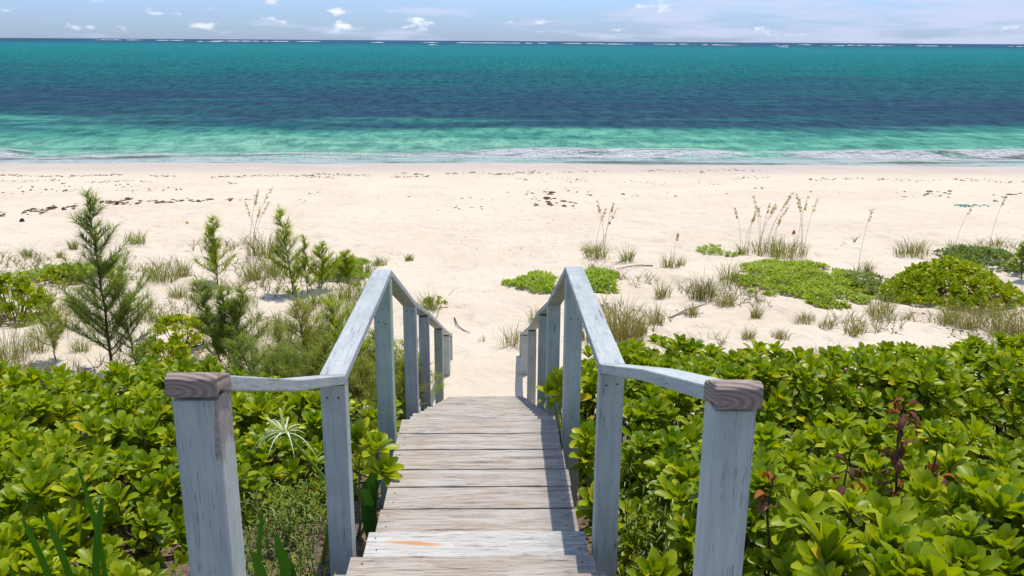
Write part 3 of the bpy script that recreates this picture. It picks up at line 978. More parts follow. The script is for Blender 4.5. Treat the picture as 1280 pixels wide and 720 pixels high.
shoot(-.74, 4.35, 2.16, 'naupaka shoot with yellow lower leaves touching the left ends of the boards', (.10, .02), 3)
shoot(-.80, 5.3, 2.32, 'small naupaka shoot beside the tall left post', (.10, 0), 3, .9)
shoot(.56, 5.15, 2.14, 'naupaka shoot hanging over the right ends of the landing boards', (-.07, .05), 4)
shoot(.58, 3.95, 2.28, 'naupaka shoot with yellow leaves and pale flowers beside the second right post', (-.04, 0), 3)
shoot(.60, 6.1, 2.45, 'naupaka shoot spilling over the boards where the stairs drop', (-.08, 0), 4)
shoot(.62, 4.6, 2.22, 'naupaka shoot between the second right post and the landing boards', (-.06, 0), 3)
shoot(.66, 3.3, 2.25, 'naupaka shoot in front of the second right post above the weedy gap', (.06, 0), 3, .9)


# far shrubs on the dune
def far_shrub(px, py, wpx, hpx, label, yel=.4, dens=1.0, group='low shrubs on the dune', lite=.7, sc=1.0, name='dune_shrub'):
    p, t = at(px, py)
    rx = wpx / 2 / F * t; h = hpx / F * t * 1.0; ry = rx * .75
    root = empty(name, tuple(p), label, 'shrub', group)
    lm, sm = MB(), MB()
    n = int(rx * ry * 3.14 / .011 * dens)
    for k in range(n):
        a = random.uniform(0, 6.28); q = math.sqrt(random.random())
        x, y = q * rx * math.cos(a), q * ry * math.sin(a)
        gz = float(ground(p[0] + x, p[1] + y)) - p[2]
        z = gz + h * (1 - q ** 2.4) * random.uniform(.75, 1.0) * (.7 + .6 * float(vnoise(p[0] * 3 + x * 2.5, y * 2.5, 9))) + .03
        P = np.array([x, y, z])
        nrm = np.array([x / rx * .8 + random.uniform(-.3, .3), y / ry * .8 - .3, 1])
        add_rosette(lm, P, nrm, sc * random.uniform(.8, 1.15), random.choice(ROS_FAR), lite + random.uniform(-.2, .2), yel)
        if k % 3 == 0: sm.tube([(x * .4, y * .4, gz - .02), (x * .8, y * .8, z * .5), P], [.01, .008, .005], 4, (.13, .10, .06))
    lm.build('leaves', M['leaf'], root); sm.build('stems', M['stem'], root)


far_shrub(1188, 370, 168, 33, 'rounded yellow green naupaka mound on the dune at the right', .5, 1.0, lite=.75)
far_shrub(22, 398, 90, 42, 'bright green naupaka shrub on the dune at the left edge', .3, 1.0, lite=.6)
far_shrub(228, 432, 62, 32, 'small yellow green naupaka shrub between two casuarina saplings', .45, 1.0, lite=.7)
far_shrub(205, 455, 60, 22, 'low naupaka shrub at the back of the left hedge near the sand', .35, 1.0, lite=.6)
far_shrub(370, 372, 16, 8, 'tiny bright green seedling shrub on the sand below the dune saplings', .4, 1.0, lite=.8, sc=.7)
far_shrub(80, 352, 60, 14, 'low spreading shrub on the sand behind the tallest casuarina', .3, 1.0, lite=.7, sc=.8)
far_shrub(1290, 345, 60, 34, 'dark green shrub cut by the right edge on the dune', .1, 1.0, lite=.2, sc=.8)
far_shrub(540, 386, 30, 9, 'small green broad leaved plant just beyond the left handrail', .3, .9, lite=.6, sc=.6)


# low creeping mats
def mat_patch(px, py, wpx, dpy, label, hgt=.16, dens=1.0, seed=0, thr=.33, col0=(.22, .32, .02), col1=(.36, .47, .03), name='creeping_plant'):
    """a creeping plant spreading over the sand: short upright shoots"""
    p, t = at(px, py); p2, t2 = at(px, py - dpy); p3, _ = at(px, py + dpy)
    rx = wpx / 2 / F * t; ry = max(.25, (p2[1] - p3[1]) / 2)
    root = empty(name, tuple(p), label, 'ground plant', 'creeping plants on the dune')
    mb, sm = MB(), MB()
    n = int(rx * ry * 3.14 * 480 * dens)
    c0, c1 = np.array(col0), np.array(col1)
    lv, lq = leaf_template(4, .42, .5, .3)
    for k in range(n):
        a = random.uniform(0, 6.28); q = math.sqrt(random.random())
        x, y = q * rx * math.cos(a), q * ry * math.sin(a)
        cl = float(fbm((p[0] + x) * 2.2 + seed, (p[1] + y) * 2.2, 15, 3))
        if cl < thr + .30 * q ** 1.8: continue
        gz = float(ground(p[0] + x, p[1] + y)) - p[2]
        hh = hgt * (.4 + cl * .9) * (1.05 - q ** 3)
        b = np.array([x, y, gz]); tp = b + np.array([random.uniform(-.04, .04), random.uniform(-.04, .04), hh])
        c = c0 + (c1 - c0) * random.random()
        for _ in range(5):
            az = random.uniform(0, 6.28); el = R(random.uniform(15, 75)); L = random.uniform(.045, .085)
            o = b + (tp - b) * random.uniform(.3, 1)
            v = lv * L
            ce, se = math.cos(el), math.sin(el)
            v = v @ np.array([[ce, 0, se], [0, 1, 0], [-se, 0, ce]])
            ca, sa = math.cos(az), math.sin(az)
            v = v @ np.array([[ca, sa, 0], [-sa, ca, 0], [0, 0, 1]])
            mb.add(v + o, lq, c * random.uniform(.8, 1.15))
    mb.build('leaves', M['leaf'], root)
    return root


mat_patch(1000, 352, 160, 24, 'large light green creeping plant patch on the dune right of centre', .20, 1.1, 1, thr=.17, col0=(.26, .34, .02), col1=(.44, .52, .04))
mat_patch(745, 351, 85, 13, 'light green creeping plant behind the peak of the right handrail', .16, 1.1, 3, .27, (.24, .36, .015), (.42, .52, .03))
mat_patch(676, 356, 95, 13, 'light green creeping plant on the sand left of the right handrail peak', .15, 1.1, 12, .27, (.24, .36, .015), (.42, .52, .03))
mat_patch(1225, 325, 110, 14, 'dark green creeping plant behind the rounded mound at the right', .26, 1.0, 7, .25, (.11, .18, .02), (.20, .28, .03))
mat_patch(1090, 362, 80, 18, 'olive creeping plant between the light green patch and the rounded mound', .2, .8, 8, .27, (.16, .22, .03), (.27, .31, .05))
mat_patch(100, 345, 130, 10, 'thin strip of creeping plant on the sand behind the tallest casuarina', .16, 1.1, 5)
mat_patch(430, 345, 70, 20, 'sparse creeping plant left of the left handrail peak', .15, .7, 11)
mat_patch(900, 312 + 6, 60, 8, 'thin creeping plant at the foot of the sea oats clump', .1, .5, 19)


# ------------------------------------------------------------------ casuarina saplings
def casuarina(px, py, hpx, wpx, label, dens=1.0, lean=0.0, col=(.055, .105, .022), dist=None, leaders=1, name='casuarina_sapling', droop=.4, root_xyz=None, H=None, Wd=None, tn=1.0):
    if root_xyz is None:
        p, t = at(px, py); h = hpx / F * t * 1.03; wr = wpx / 2 / F * t
    else:
        p = np.array([root_xyz[0], root_xyz[1], float(ground(*root_xyz[:2]))]); h = H; wr = Wd; t = p[1]
    root = empty(name, tuple(p), label, 'sapling', 'casuarina saplings on the dune')
    tm, bm_, nm = MB(), MB(), MB()
    c0 = np.array(col)
    wid = max(.0016, .00027 * t) * tn                     # needle half width
    for ld in range(leaders):
        hh = h * (1 if ld == 0 else random.uniform(.65, .95))
        off = np.array([0, 0, 0]) if leaders == 1 else np.array([(ld - (leaders - 1) / 2) * wr * .7, random.uniform(-.1, .1), 0])
        top = np.array([lean * hh + random.uniform(-.04, .04), 0, hh]) + off
        b0 = off * .25
        mid = b0 * .5 + top * .5 + np.array([random.uniform(-.05, .05) - lean * .15 * hh, 0, 0])
        ts = np.linspace(0, 1, 9)[:, None]
        T_ = (1 - ts) ** 2 * b0 + 2 * ts * (1 - ts) * mid + ts ** 2 * top
        T_[:, 0] += np.array([random.uniform(-.015, .015) for _ in range(9)])
        tm.tube(T_, np.linspace(.018, .004, 9) * max(.6, hh / 2), 6)
        nb = int(46 * dens * max(.7, hh / 2.0))
        for k in range(nb):
            f = .10 + .90 * (k / nb) + random.uniform(-.02, .02); f = min(f, .99)
            i = min(7, int(f * 8)); b = T_[i] + (T_[i + 1] - T_[i]) * (f * 8 - i)
            env = (1 - f) ** 1.0 * (1.0 if f > .25 else .7 + f * 1.2) + .07
            L = wr * env * random.uniform(.45, 1.35)
            az = random.uniform(0, 6.28); up = random.uniform(.45, 1.0)
            dr = np.array([math.cos(az), math.sin(az), up]); dr /= np.linalg.norm(dr)
            n_ = 6
            ss = np.linspace(0, 1, n_)[:, None]
            B = b + dr * L * ss + np.array([0, 0, .18]) * L * ss ** 2
            bm_.tube(B, np.linspace(.006, .002, n_) * max(.6, hh / 2), 4)
            nn = int(L / .012 * 2.5 * dens) + 18
            for _ in range(nn):
                u = random.random() ** .8; q = u * (n_ - 1); i2 = min(n_ - 2, int(q)); o = B[i2] + (B[i2 + 1] - B[i2]) * (q - i2)
                a2 = random.uniform(0, 6.28)
                nd = dr * random.uniform(.5, 1.2) + np.array([math.cos(a2), math.sin(a2), random.uniform(-.1, .8)]) * .75
                nd /= np.linalg.norm(nd); ln = random.uniform(.09, .21) * (1 if hh > 1.2 else .75)
                e = o + nd * ln; e[2] -= droop * .05
                m2 = (o + e) / 2 + np.array([0, 0, .012])
                sd_ = np.array([-nd[1], nd[0], 0]) + np.array([random.uniform(-.4, .4), random.uniform(-.4, .4), random.uniform(-.3, .3)]); sd_ /= np.linalg.norm(sd_) + 1e-6
                c = c0 * random.uniform(.65, 1.5) + np.array([.03, .02, 0]) * random.random()
                nm.ribbon([o, m2, e], [wid, wid * .9, wid * .3], sd_, c, fold=.5)
    tm.build('trunk', M['bark'], root, tint=False); bm_.build('branches', M['bark'], root, tint=False); nm.build('foliage', M['needle'], root)


GA = (.19, .25, .055); GB = (.29, .35, .035); GC = (.24, .26, .06)
casuarina(140, 468, 218, 160, 'tallest casuarina sapling with dark feathery foliage left of the stairs', 1.15, -.03, GA)
casuarina(172, 470, 120, 90, 'bushy casuarina sapling leaning at the right foot of the tallest one', 1.0, -.14, GA)
casuarina(70, 452, 82, 66, 'small dull green casuarina sapling left of the tallest one', .8, 0, GC)
casuarina(286, 462, 112, 84, 'bushy casuarina sapling with several leaders behind the capped rail end', 1.1, 0, GA, leaders=3)
casuarina(272, 356, 82, 66, 'bright green casuarina sapling on the open sand left of the pair', 1.0, 0, GB)
casuarina(367, 368, 104, 62, 'slender casuarina sapling with a bare dark stem, tallest of the dune group', .9, -.10, GB)
casuarina(402, 362, 56, 54, 'short casuarina sapling right beside the slender one', 1.0, .05, GB)
casuarina(385, 366, 70, 34, 'thin casuarina sapling between the slender one and the short one', .8, 0, GB)
casuarina(432, 352, 36, 44, 'lowest casuarina seedling at the right end of the dune group', 1.0, .1, GB)
casuarina(352, 470, 62, 44, 'small casuarina sapling above the level left handrail', .9, .05, GC)
casuarina(390, 470, 50, 44, 'small olive casuarina sapling near the bend of the left handrail', .9, 0, GC)
casuarina(1276, 350, 56, 26, 'dark casuarina sapling at the right edge on the dune', .9, 0, GA)
casuarina(450, 0, 0, 0, 'feathery casuarina sapling between the tall left posts', 1.3, 0, GB, root_xyz=(-1.35, 9.4), H=1.35, Wd=.62, leaders=3)
casuarina(450, 0, 0, 0, 'olive casuarina sapling growing through the descending left railing', 1.1, 0, GC, root_xyz=(-.95, 7.9), H=1.15, Wd=.42, leaders=2)
casuarina(450, 0, 0, 0, 'casuarina sapling behind the long sloping left handrail', 1.1, 0, GC, root_xyz=(-2.0, 9.6), H=1.35, Wd=.6, leaders=2)
casuarina(450, 0, 0, 0, 'low casuarina sapling among the farthest left posts', 1.0, 0, GB, root_xyz=(-.98, 9.9), H=.75, Wd=.38)


casuarina(450, 0, 0, 0, 'low spreading casuarina sapling under the bend of the left handrail', 1.2, 0, GC, root_xyz=(-1.5, 8.4), H=.95, Wd=.6, leaders=2)
casuarina(450, 0, 0, 0, 'low bushy casuarina sapling behind the spider lily flower', 1.2, 0, GA, root_xyz=(-2.2, 8.6), H=1.0, Wd=.65, leaders=3)
casuarina(450, 0, 0, 0, 'small yellow green casuarina sapling against the tall left posts', 1.2, 0, GB, root_xyz=(-1.0, 8.9), H=.8, Wd=.45, leaders=2)


# ------------------------------------------------------------------ grasses
def tuft(px, py, hpx, wpx, label, n=60, col=(.21, .24, .05), dry=.35, oats=0, oat_h=0, name='grass_tuft', group='grass tufts on the dune', thick=1.0, pos=None, cat='grass'):
    if pos is None: p, t = at(px, py); t_ = t
    else: p = np.array([pos[0], pos[1], float(ground(*pos))]); t_ = pos[1] * 1.05
    h = hpx / F * t_; r = wpx / 2 / F * t_
    root = empty(name, tuple(p), label, cat, group)
    mb, sm, hm = MB(), MB(), MB()
    wid = max(.0020, .00022 * t_) * thick
    n = int(n * 1.9)
    for k in range(n):
        a = random.uniform(0, 6.28); q = random.random() ** .7
        b = np.array([math.cos(a) * q * r * .75, math.sin(a) * q * r * .5, 0])
        b[2] = float(ground(p[0] + b[0], p[1] + b[1])) - p[2] - .01
        hh = h * random.uniform(.45, 1.1) * (1.1 - .5 * q)
        a2 = a + random.uniform(-.9, .9); ln = hh * random.uniform(.1, 1.0)
        dx, dy = math.cos(a2) * ln, math.sin(a2) * ln
        P = [b, b + np.array([dx * .2, dy * .2, hh * .45]), b + np.array([dx * .55, dy * .55, hh * .82]), b + np.array([dx, dy, hh * random.uniform(.75, 1.0)])]
        sd_ = np.array([-math.sin(a2), math.cos(a2), 0])
        if random.random() < .5: sd_ = np.array([1.0, 0, 0])
        c = np.array(col) * random.uniform(.7, 1.25)
        if random.random() < dry: c = np.array([.38, .29, .14]) * random.uniform(.6, 1.1)
        mb.ribbon(P, np.array([1, .9, .6, .15]) * wid, sd_, c, .4)
    for k in range(oats):
        a = random.uniform(0, 6.28); b = np.array([math.cos(a) * r * .6, math.sin(a) * r * .3, 0])
        hh = oat_h / F * t_ * random.uniform(.7, 1.05); ln = random.uniform(.10, .35) * hh * random.choice([1, 1, .5, -.5])
        ts = np.linspace(0, 1, 7)[:, None]
        P = b + np.concatenate([ts ** 2 * ln, ts * 0, ts * hh], 1)
        sm = MB(); sm.tube(P - b, np.linspace(.004, .002, 7) * max(1, t_ / 18), 4, (.34, .28, .13))
        st = sm.build('stalk', M['grass'], root, loc=tuple(b))
        hm = MB(); droopd = np.sign(ln + 1e-6)
        for j in range(20):
            f = random.uniform(.78, 1.0); q = f * 6; i = min(5, int(q)); o = P[i] + (P[i + 1] - P[i]) * (q - i) - b
            d_ = np.array([random.uniform(-.3, 1) * droopd, random.uniform(-.5, .5), random.uniform(-.6, .5)]); d_ /= np.linalg.norm(d_)
            hm.ribbon([o, o + d_ * .03, o + d_ * .06], [.004, .014, .003], [0, .6, .8], (.50, .37, .15))
        hm.build('seed_head', M['grass'], st)
    mb.build('blades', M['grass'], root)
    return root


tuft(975, 322, 30, 95, 'sea oats clump with tall tan seed heads right of centre', 170, dry=.25, oats=13, oat_h=78, name='sea_oats', group='sea oats on the dune')
tuft(928, 318, 20, 20, 'small sea oats clump left of the largest one', 30, oats=3, oat_h=58, name='sea_oats', group='sea oats on the dune')
tuft(335, 322, 42, 70, 'sea oats clump with long bent stalks behind the slender casuarina', 110, col=(.16, .2, .05), oats=7, oat_h=84, name='sea_oats', group='sea oats on the dune')
tuft(745, 322, 27, 44, 'wispy sea oats clump beyond the right handrail peak', 70, oats=4, oat_h=72, name='sea_oats', group='sea oats on the dune')
tuft(848, 333, 18, 26, 'small grass tuft with one thin stalk, left of the creeping patch', 34, oats=1, oat_h=50, name='sea_oats', group='sea oats on the dune')
tuft(1072, 340, 16, 14, 'single tall bending stalk right of the light green patch', 12, oats=1, oat_h=75, name='sea_oats', group='sea oats on the dune')
tuft(1190, 312, 18, 22, 'sea oats stalks rising behind the rounded mound', 20, oats=1, oat_h=62, name='sea_oats', group='sea oats on the dune')
tuft(1246, 308, 18, 30, 'sea oats stalks near the right edge behind the mound', 30, oats=1, oat_h=62, name='sea_oats', group='sea oats on the dune')
tuft(783, 326, 23, 22, 'small round grass tuft right of the wispy sea oats', 50, dry=.2)
tuft(835, 334, 22, 26, 'upright grass tuft just left of the small one-stalked tuft', 40)
tuft(877, 374, 38, 46, 'dense dark grass tuft left of the light green patch', 95, col=(.10, .12, .04), dry=.35)
tuft(910, 352, 36, 40, 'thin tall grass tuft at the left side of the light green patch', 50)
tuft(1140, 318, 24, 60, 'wide grass tuft beyond the creeping plants, left of the mound', 110, dry=.3)
tuft(775, 425, 58, 78, 'large dry grass clump behind the sloping right handrail', 210, col=(.20, .20, .06), dry=.55)
tuft(735, 425, 50, 44, 'dry grass clump seen between the right posts', 90, dry=.6)
tuft(640, 432, 36, 50, 'yellow green grass tuft on the sand beside the farthest right posts', 48, col=(.26, .27, .06), dry=.3)
tuft(668, 402, 26, 30, 'thin grass tuft above the farthest right posts', 26, col=(.26, .27, .06))
tuft(602, 428, 14, 16, 'tiny seedling tuft on the bare path sand', 6, col=(.30, .30, .10))
for i_, (x_, y_, h_, w_, l_) in enumerate([
        (1100, 392, 38, 46, 'brownish grass tuft below the olive creeping plant'),
        (1068, 418, 26, 34, 'brown matted grass tuft on the bare sand below the light green patch'),
        (1035, 408, 14, 30, 'flat brown grass tuft in the middle of the bare sand at the right'),
        (1005, 402, 16, 36, 'low brown grass tuft beside the broken twig'),
        (1186, 405, 38, 40, 'grass tuft below the rounded mound, left one'),
        (1215, 412, 34, 44, 'brown grass tuft below the rounded mound, middle one'),
        (1250, 416, 50, 56, 'tall dry grass tuft below the mound near the right edge'),
        (1276, 420, 40, 40, 'dry grass tuft cut by the right edge above the hedge'),
        (945, 398, 22, 20, 'small sparse grass tuft alone on bare sand right of the driftwood branch'),
        (905, 385, 24, 34, 'dry grass beside the driftwood branch'),
        (828, 372, 26, 26, 'sparse grass tuft on sand between rail peak and dark tuft'),
        (865, 395, 20, 24, 'grass sprigs below the dense dark tuft'),
        (935, 424, 20, 22, 'small grass sprigs just over the hedge top, right of centre'),
        (975, 424, 18, 30, 'thin grass sprigs rising from behind the hedge top'),
        (820, 405, 26, 24, 'grass sprigs right of the large dry clump'),
        (800, 418, 30, 26, 'dry grass sprigs at the edge of the large dry clump'),
        (1085, 342, 20, 20, 'short grass tuft with a green tip beside the light green patch')]):
    tuft(x_, y_, h_, w_, l_, 30 + w_, col=(.21, .23, .05), dry=.4)
for i_, (x_, y_, h_, w_, l_) in enumerate([
        (172, 305, 22, 26, 'grass tuft on bare sand right of the tallest casuarina tip'),
        (92, 312, 20, 14, 'upright grass sprig on bare sand left of the tallest casuarina'),
        (35, 320, 14, 12, 'faint grass sprig on bare sand near the left edge'),
        (75, 322, 14, 10, 'faint grass sprig under the upright one at the left'),
        (203, 352, 38, 50, 'spreading grass tuft between the tallest casuarina and the open sand'),
        (228, 345, 30, 34, 'grass tuft left of the bright green casuarina'),
        (222, 372, 24, 30, 'sparse grass tuft on sand below the spreading one'),
        (318, 350, 40, 44, 'grass tuft between the two dune casuarina groups'),
        (345, 345, 36, 40, 'grass tuft left of the slender casuarina stem'),
        (455, 345, 26, 40, 'grass tuft left of the left handrail peak'),
        (474, 332, 16, 26, 'short grass tuft just above the left handrail peak'),
        (512, 326, 12, 14, 'tiny grass sprig on sand right of the left handrail peak'),
        (536, 388, 30, 34, 'reedy grass tuft beyond the descending left handrail'),
        (425, 345, 24, 34, 'grass around the lowest casuarina seedling'),
        (10, 450, 60, 70, 'brown dry grass heap at the left edge'),
        (45, 440, 30, 44, 'dry grass between left edge and the small dull casuarina'),
        (100, 440, 26, 34, 'dry grass at the left foot of the tallest casuarina'),
        (395, 425, 44, 30, 'thin tall grass left of the sloping left handrail'),
        (415, 455, 50, 44, 'olive grass tuft behind the bend of the left handrail'),
        (330, 455, 34, 34, 'grass between the bushy casuarina and the level handrail'),
        (360, 445, 40, 36, 'reddish grass stems over the level left handrail'),
        (440, 400, 40, 44, 'green grass tuft behind the sloping left handrail'),
        (460, 375, 36, 36, 'thin green grass just outside the left handrail peak'),
        (250, 465, 24, 40, 'grass at the back of the left hedge below the bushy casuarina')]):
    tuft(x_, y_, h_, w_, l_, 26 + w_, col=(.19, .24, .045), dry=.35)

for x_, y_, h_, w_, l_ in [
        (30, 365, 26, 60, 'low green grass spreading below the naupaka shrub at the left edge'),
        (255, 372, 26, 60, 'low green grass at the foot of the bright green casuarina'),
        (300, 385, 24, 60, 'low green grass on the sand behind the bushy casuarina'),
        (390, 382, 26, 66, 'low green grass in front of the slender and short casuarinas'),
        (200, 405, 26, 56, 'low green grass right of the tallest casuarina'),
        (60, 420, 30, 66, 'low green grass around the small dull casuarina'),
        (430, 375, 30, 50, 'green grass left of the left handrail peak, below the lowest seedling'),
        (350, 415, 30, 60, 'low green grass above the middle of the level left handrail')]:
    tuft(x_, y_, h_, w_, l_, 90, col=(.20, .27, .04), dry=.25)
# green undergrowth on the bare slope each side of the stairs
def weeds(cx, cy, rx, ry, label, n=160, hgt=.3, col=(.15, .20, .02), name='weed_patch', flowers=True):
    p = np.array([cx, cy, float(ground(cx, cy))])
    root = empty(name, tuple(p), label, 'weeds', 'fine leaved weeds beside the stairs')
    mb, fl, sm = MB(), MB(), MB()
    lv, lq = leaf_template(4, .20, .3, .3)
    for k in range(n):
        a = random.uniform(0, 6.28); q = math.sqrt(random.random()); x, y = q * rx * math.cos(a), q * ry * math.sin(a)
        b = np.array([x, y, float(ground(cx + x, cy + y)) - p[2]])
        hh = hgt * random.uniform(.4, 1.1)
        tp = b + np.array([random.uniform(-.4, .4) * hh, random.uniform(-.4, .4) * hh, hh])
        sm.tube([b, (b + tp) / 2 + np.array([random.uniform(-.02, .02), 0, 0]), tp], [.0025, .002, .0015], 4, (.14, .17, .05))
        c = np.array(col) * random.uniform(.7, 1.6)
        for j in range(12):
            f = .2 + .8 * j / 11; o = b + (tp - b) * f
            az = j * 2.4; el = R(random.uniform(15, 60)); v = lv * random.uniform(.03, .055)
            ce, se = math.cos(el), math.sin(el); v = v @ np.array([[ce, 0, se], [0, 1, 0], [-se, 0, ce]])
            ca, sa = math.cos(az), math.sin(az); v = v @ np.array([[ca, sa, 0], [-sa, ca, 0], [0, 0, 1]])
            mb.add(v + o, lq, c)
        if flowers and random.random() < .10:
            fl = MB(); fl.tube([tp, tp + np.array([0, 0, .012])], [.006, .004], 6, (.75, .42, .02)); fl.build('flower_bud', M['petal'], root)
    sm.build('stems', M['stem'], root); mb.build('leaves', M['leaf'], root)


weeds(-1.15, 3.75, .28, .55, 'fine leaved weeds on the brown ground between the two near left posts', 110, .30)
weeds(-.78, 3.35, .07, .12, 'leafy weed sprig with orange buds at the foot of the second left post', 10, .42)
weeds(-1.10, 4.5, .30, .35, 'fine leaved weeds under the spider lily flower', 70, .30)
weeds(-1.45, 3.3, .2, .3, 'thin weeds under the shrubs beside the near left post', 30, .2, flowers=False)
weeds(.66, 3.05, .14, .35, 'feathery weeds in the gap beside the second right post', 40, .32, flowers=False)
weeds(.78, 3.7, .16, .35, 'feathery weeds among the shrub shoots behind the second right post', 40, .42, flowers=False)

# spider lily
def spider_lily():
    b = np.array([-.88, 4.05, float(ground(-.88, 4.05))])
    root = empty('spider_lily', tuple(b), 'spider lily with thin white curling petals on a leaning green stalk', 'flower')
    d = ray(357, 541); tt = 3.95 / d[1]; top = np.array([0, 0, ZC]) + d * tt - b
    sm, pm, cm = MB(), MB(), MB()
    low = ray(412, 606); bend = np.array([0, 0, ZC]) + low * (4.02 / low[1]) - b
    P = [(0, 0, 0), tuple(bend * np.array([.9, 1, .6])), tuple(bend), tuple((bend + top) / 2 + np.array([-.0, 0, .006])), tuple(top)]
    sm.tube(P, [.011, .010, .009, .008, .008], 8, (.22, .33, .06))
    sm.build('stalk', M['leaf'], root)
    for k in range(26):
        az = random.uniform(0, 6.28); L = random.uniform(.10, .19); up = random.uniform(.1, .9)
        dr = np.array([math.cos(az), math.sin(az) * .8, up]); dr /= np.linalg.norm(dr)
        ts = np.linspace(0, 1, 8)[:, None]
        Q_ = top + dr * L * ts + np.array([0, 0, -1]) * (ts ** 2.6) * L * random.uniform(.3, .9)
        pm.ribbon(Q_, np.array([.002, .0032, .0035, .0032, .003, .0026, .002, .0006]), np.cross(dr, [0, 0, 1]) / (np.linalg.norm(np.cross(dr, [0, 0, 1])) + 1e-6), (.80, .82, .70), .6)
    for dd in ((-.085, 0, .075), (-.02, 0, .125)):
        e = top + np.array(dd); pm.tube([top, (top + e) / 2, e, e + np.array(dd) * .05], [.003, .0065, .006, .001], 6, (.72, .76, .50))
    for k in range(9):
        az = random.uniform(0, 6.28); e = top + np.array([math.cos(az) * .05, math.sin(az) * .04, random.uniform(.02, .07)])
        cm.tube([top, (top + e) / 2, e], [.0022, .002, .0012], 4, (.55, .58, .12))
    pm.build('petals', M['petal'], root); cm.build('stamens', M['leaf'], root)


spider_lily()

# broad strap leaves (lily) low in the foreground
def strap_plant(cx, cy, leaves, label, hb=None):
    b = np.array([cx, cy, float(ground(cx, cy))])
    root = empty('lily_plant', tuple(b), label, 'plant', 'strap leaved lilies')
    for (px, py, dist, wd, dx) in leaves:
        d = ray(px, py); tip = np.array([0, 0, ZC]) + d * (dist / d[1]) - b
        base = np.array([tip[0] + dx, tip[1] + .03, -.02])
        ts = np.linspace(0, 1, 9)[:, None]
        P = base * (1 - ts) + tip * ts + np.array([.03, 0, 0]) * np.sin(ts * 3.14) * np.sign(dx + 1e-6)
        wv = wd * np.array([.6, .75, .9, 1, 1, 1, 1, .88, .45])
        mb = MB(); mb.ribbon(P, wv * 1.5, np.array([.92, -.38, 0]), (.04, .12, .012), .45)
        mb.build('leaf', M['leaf'], root)


strap_plant(-1.75, 3.4, [(98, 584, 3.35, .011, .02), (128, 622, 3.25, .014, -.10), (28, 648, 3.2, .017, .09), (55, 640, 3.2, .016, .07), (12, 706, 3.1, .012, 0)],
            'lily with dark upright strap leaves in the bottom left hedge')
strap_plant(-.92, 3.15, [(345, 668, 3.2, .018, .0), (318, 690, 3.1, .022, .01), (355, 690, 3.15, .02, .02), (328, 640, 3.3, .008, -.02)],
            'lily with thick rounded strap leaves between the two near left posts')
strap_plant(-.72, 4.2, [(468, 590, 4.2, .03, -.02), (455, 610, 4.15, .022, .01)], 'lily with broad dark leaves against the left board ends')

# dead stem with curled brown leaves in the right hedge
def dead_stem(px, py0, py1, dist, label, n=26, sprd=.05):
    d = ray(px, py0); top = np.array([0, 0, ZC]) + d * (dist / d[1])
    x, y = top[0], top[1]; g = float(ground(x, y)); b = np.array([x, y, g])
    root = empty('dead_shoot', tuple(b), label, 'dead plant', 'dead brown shoots in the right hedge')
    h = top[2] - g; d1 = ray(px, py1); zlow = ZC + (d1 * (dist / d1[1]))[2] - g
    sm, mb = MB(), MB()
    sm.tube([(0.03, 0, 0), (.02, 0, h * .5), (-.01, 0, h * .8), (0, 0, h)], [.008, .007, .006, .003], 5, (.10, .06, .045))
    for k in range(n):
        z = random.uniform(zlow, h + .01); az = random.uniform(0, 6.28); r_ = sprd * (1.5 - .8 * (z - zlow) / (h - zlow + 1e-6))
        lv, lq = leaf_template(6, random.uniform(.3, .5), random.uniform(1.0, 3.0), random.uniform(.8, 1.6))
        v = lv * random.uniform(.055, .095); el = R(random.uniform(-30, 60))
        ce, se = math.cos(el), math.sin(el); v = v @ np.array([[ce, 0, se], [0, 1, 0], [-se, 0, ce]])
        ca, sa = math.cos(az), math.sin(az); v = v @ np.array([[ca, sa, 0], [-sa, ca, 0], [0, 0, 1]])
        o = np.array([ca * r_ * random.random() * .6, sa * r_ * random.random() * .6, z])
        c = random.choice([(.16, .055, .035), (.11, .045, .035), (.24, .10, .06), (.34, .11, .03)])
        mb.add(v + o, lq, c)
    sm.build('stem', M['stem'], root); mb.build('leaves', M['dead'], root)


dead_stem(1132, 497, 640, 3.7, 'tall dead shoot with curled reddish brown leaves in the middle of the right hedge', 52, .06)
dead_stem(1060, 580, 620, 3.55, 'short dead shoot left of the tall one', 12, .07)
dead_stem(966, 600, 640, 3.3, 'low dead shoot with brown leaves just right of the near right post', 12, .07)
dead_stem(1172, 562, 605, 3.75, 'short dead shoot right of the tall one', 10, .06)

# twigs, seaweed, litter
def twig(pts, r_, label, name='twig', col=(.09, .06, .045)):
    b, t = at(*pts[0]); P = []
    for q, (px, py) in enumerate(pts):
        p, _ = at(px, py); P.append(p - b + np.array([0, 0, .012 + .02 * (q % 2)]))
    mb = MB(); mb.tube(P, np.linspace(r_, r_ * .4, len(P)), 6, col)
    o = mb.build(name, M['stem'], loc=tuple(b))
    return tag(o, label, 'twig', 'driftwood twigs on the sand')


twig([(568, 398), (572, 409), (580, 414), (588, 418)], .012, 'crooked dark twig on the sand between the handrails')
twig([(816, 333), (800, 333), (785, 334), (770, 338)], .014, 'long curved twig on the sand right of the right handrail peak')
twig([(838, 398), (856, 390), (872, 384), (892, 378)], .016, 'bleached branch beside the dense dark grass tuft', col=(.30, .26, .21))
twig([(845, 388), (858, 396), (880, 392)], .010, 'thin bleached branch crossing under the longer one', col=(.30, .26, .21))
twig([(545, 400), (552, 380), (568, 362)], .006, 'very thin twig leaning outside the descending left handrail')
twig([(530, 455), (540, 468), (548, 480)], .008, 'dark twig on the sand beside the farthest left posts')
twig([(236, 435), (262, 432), (285, 436)], .012, 'dark branch on the sand behind the left hedge')

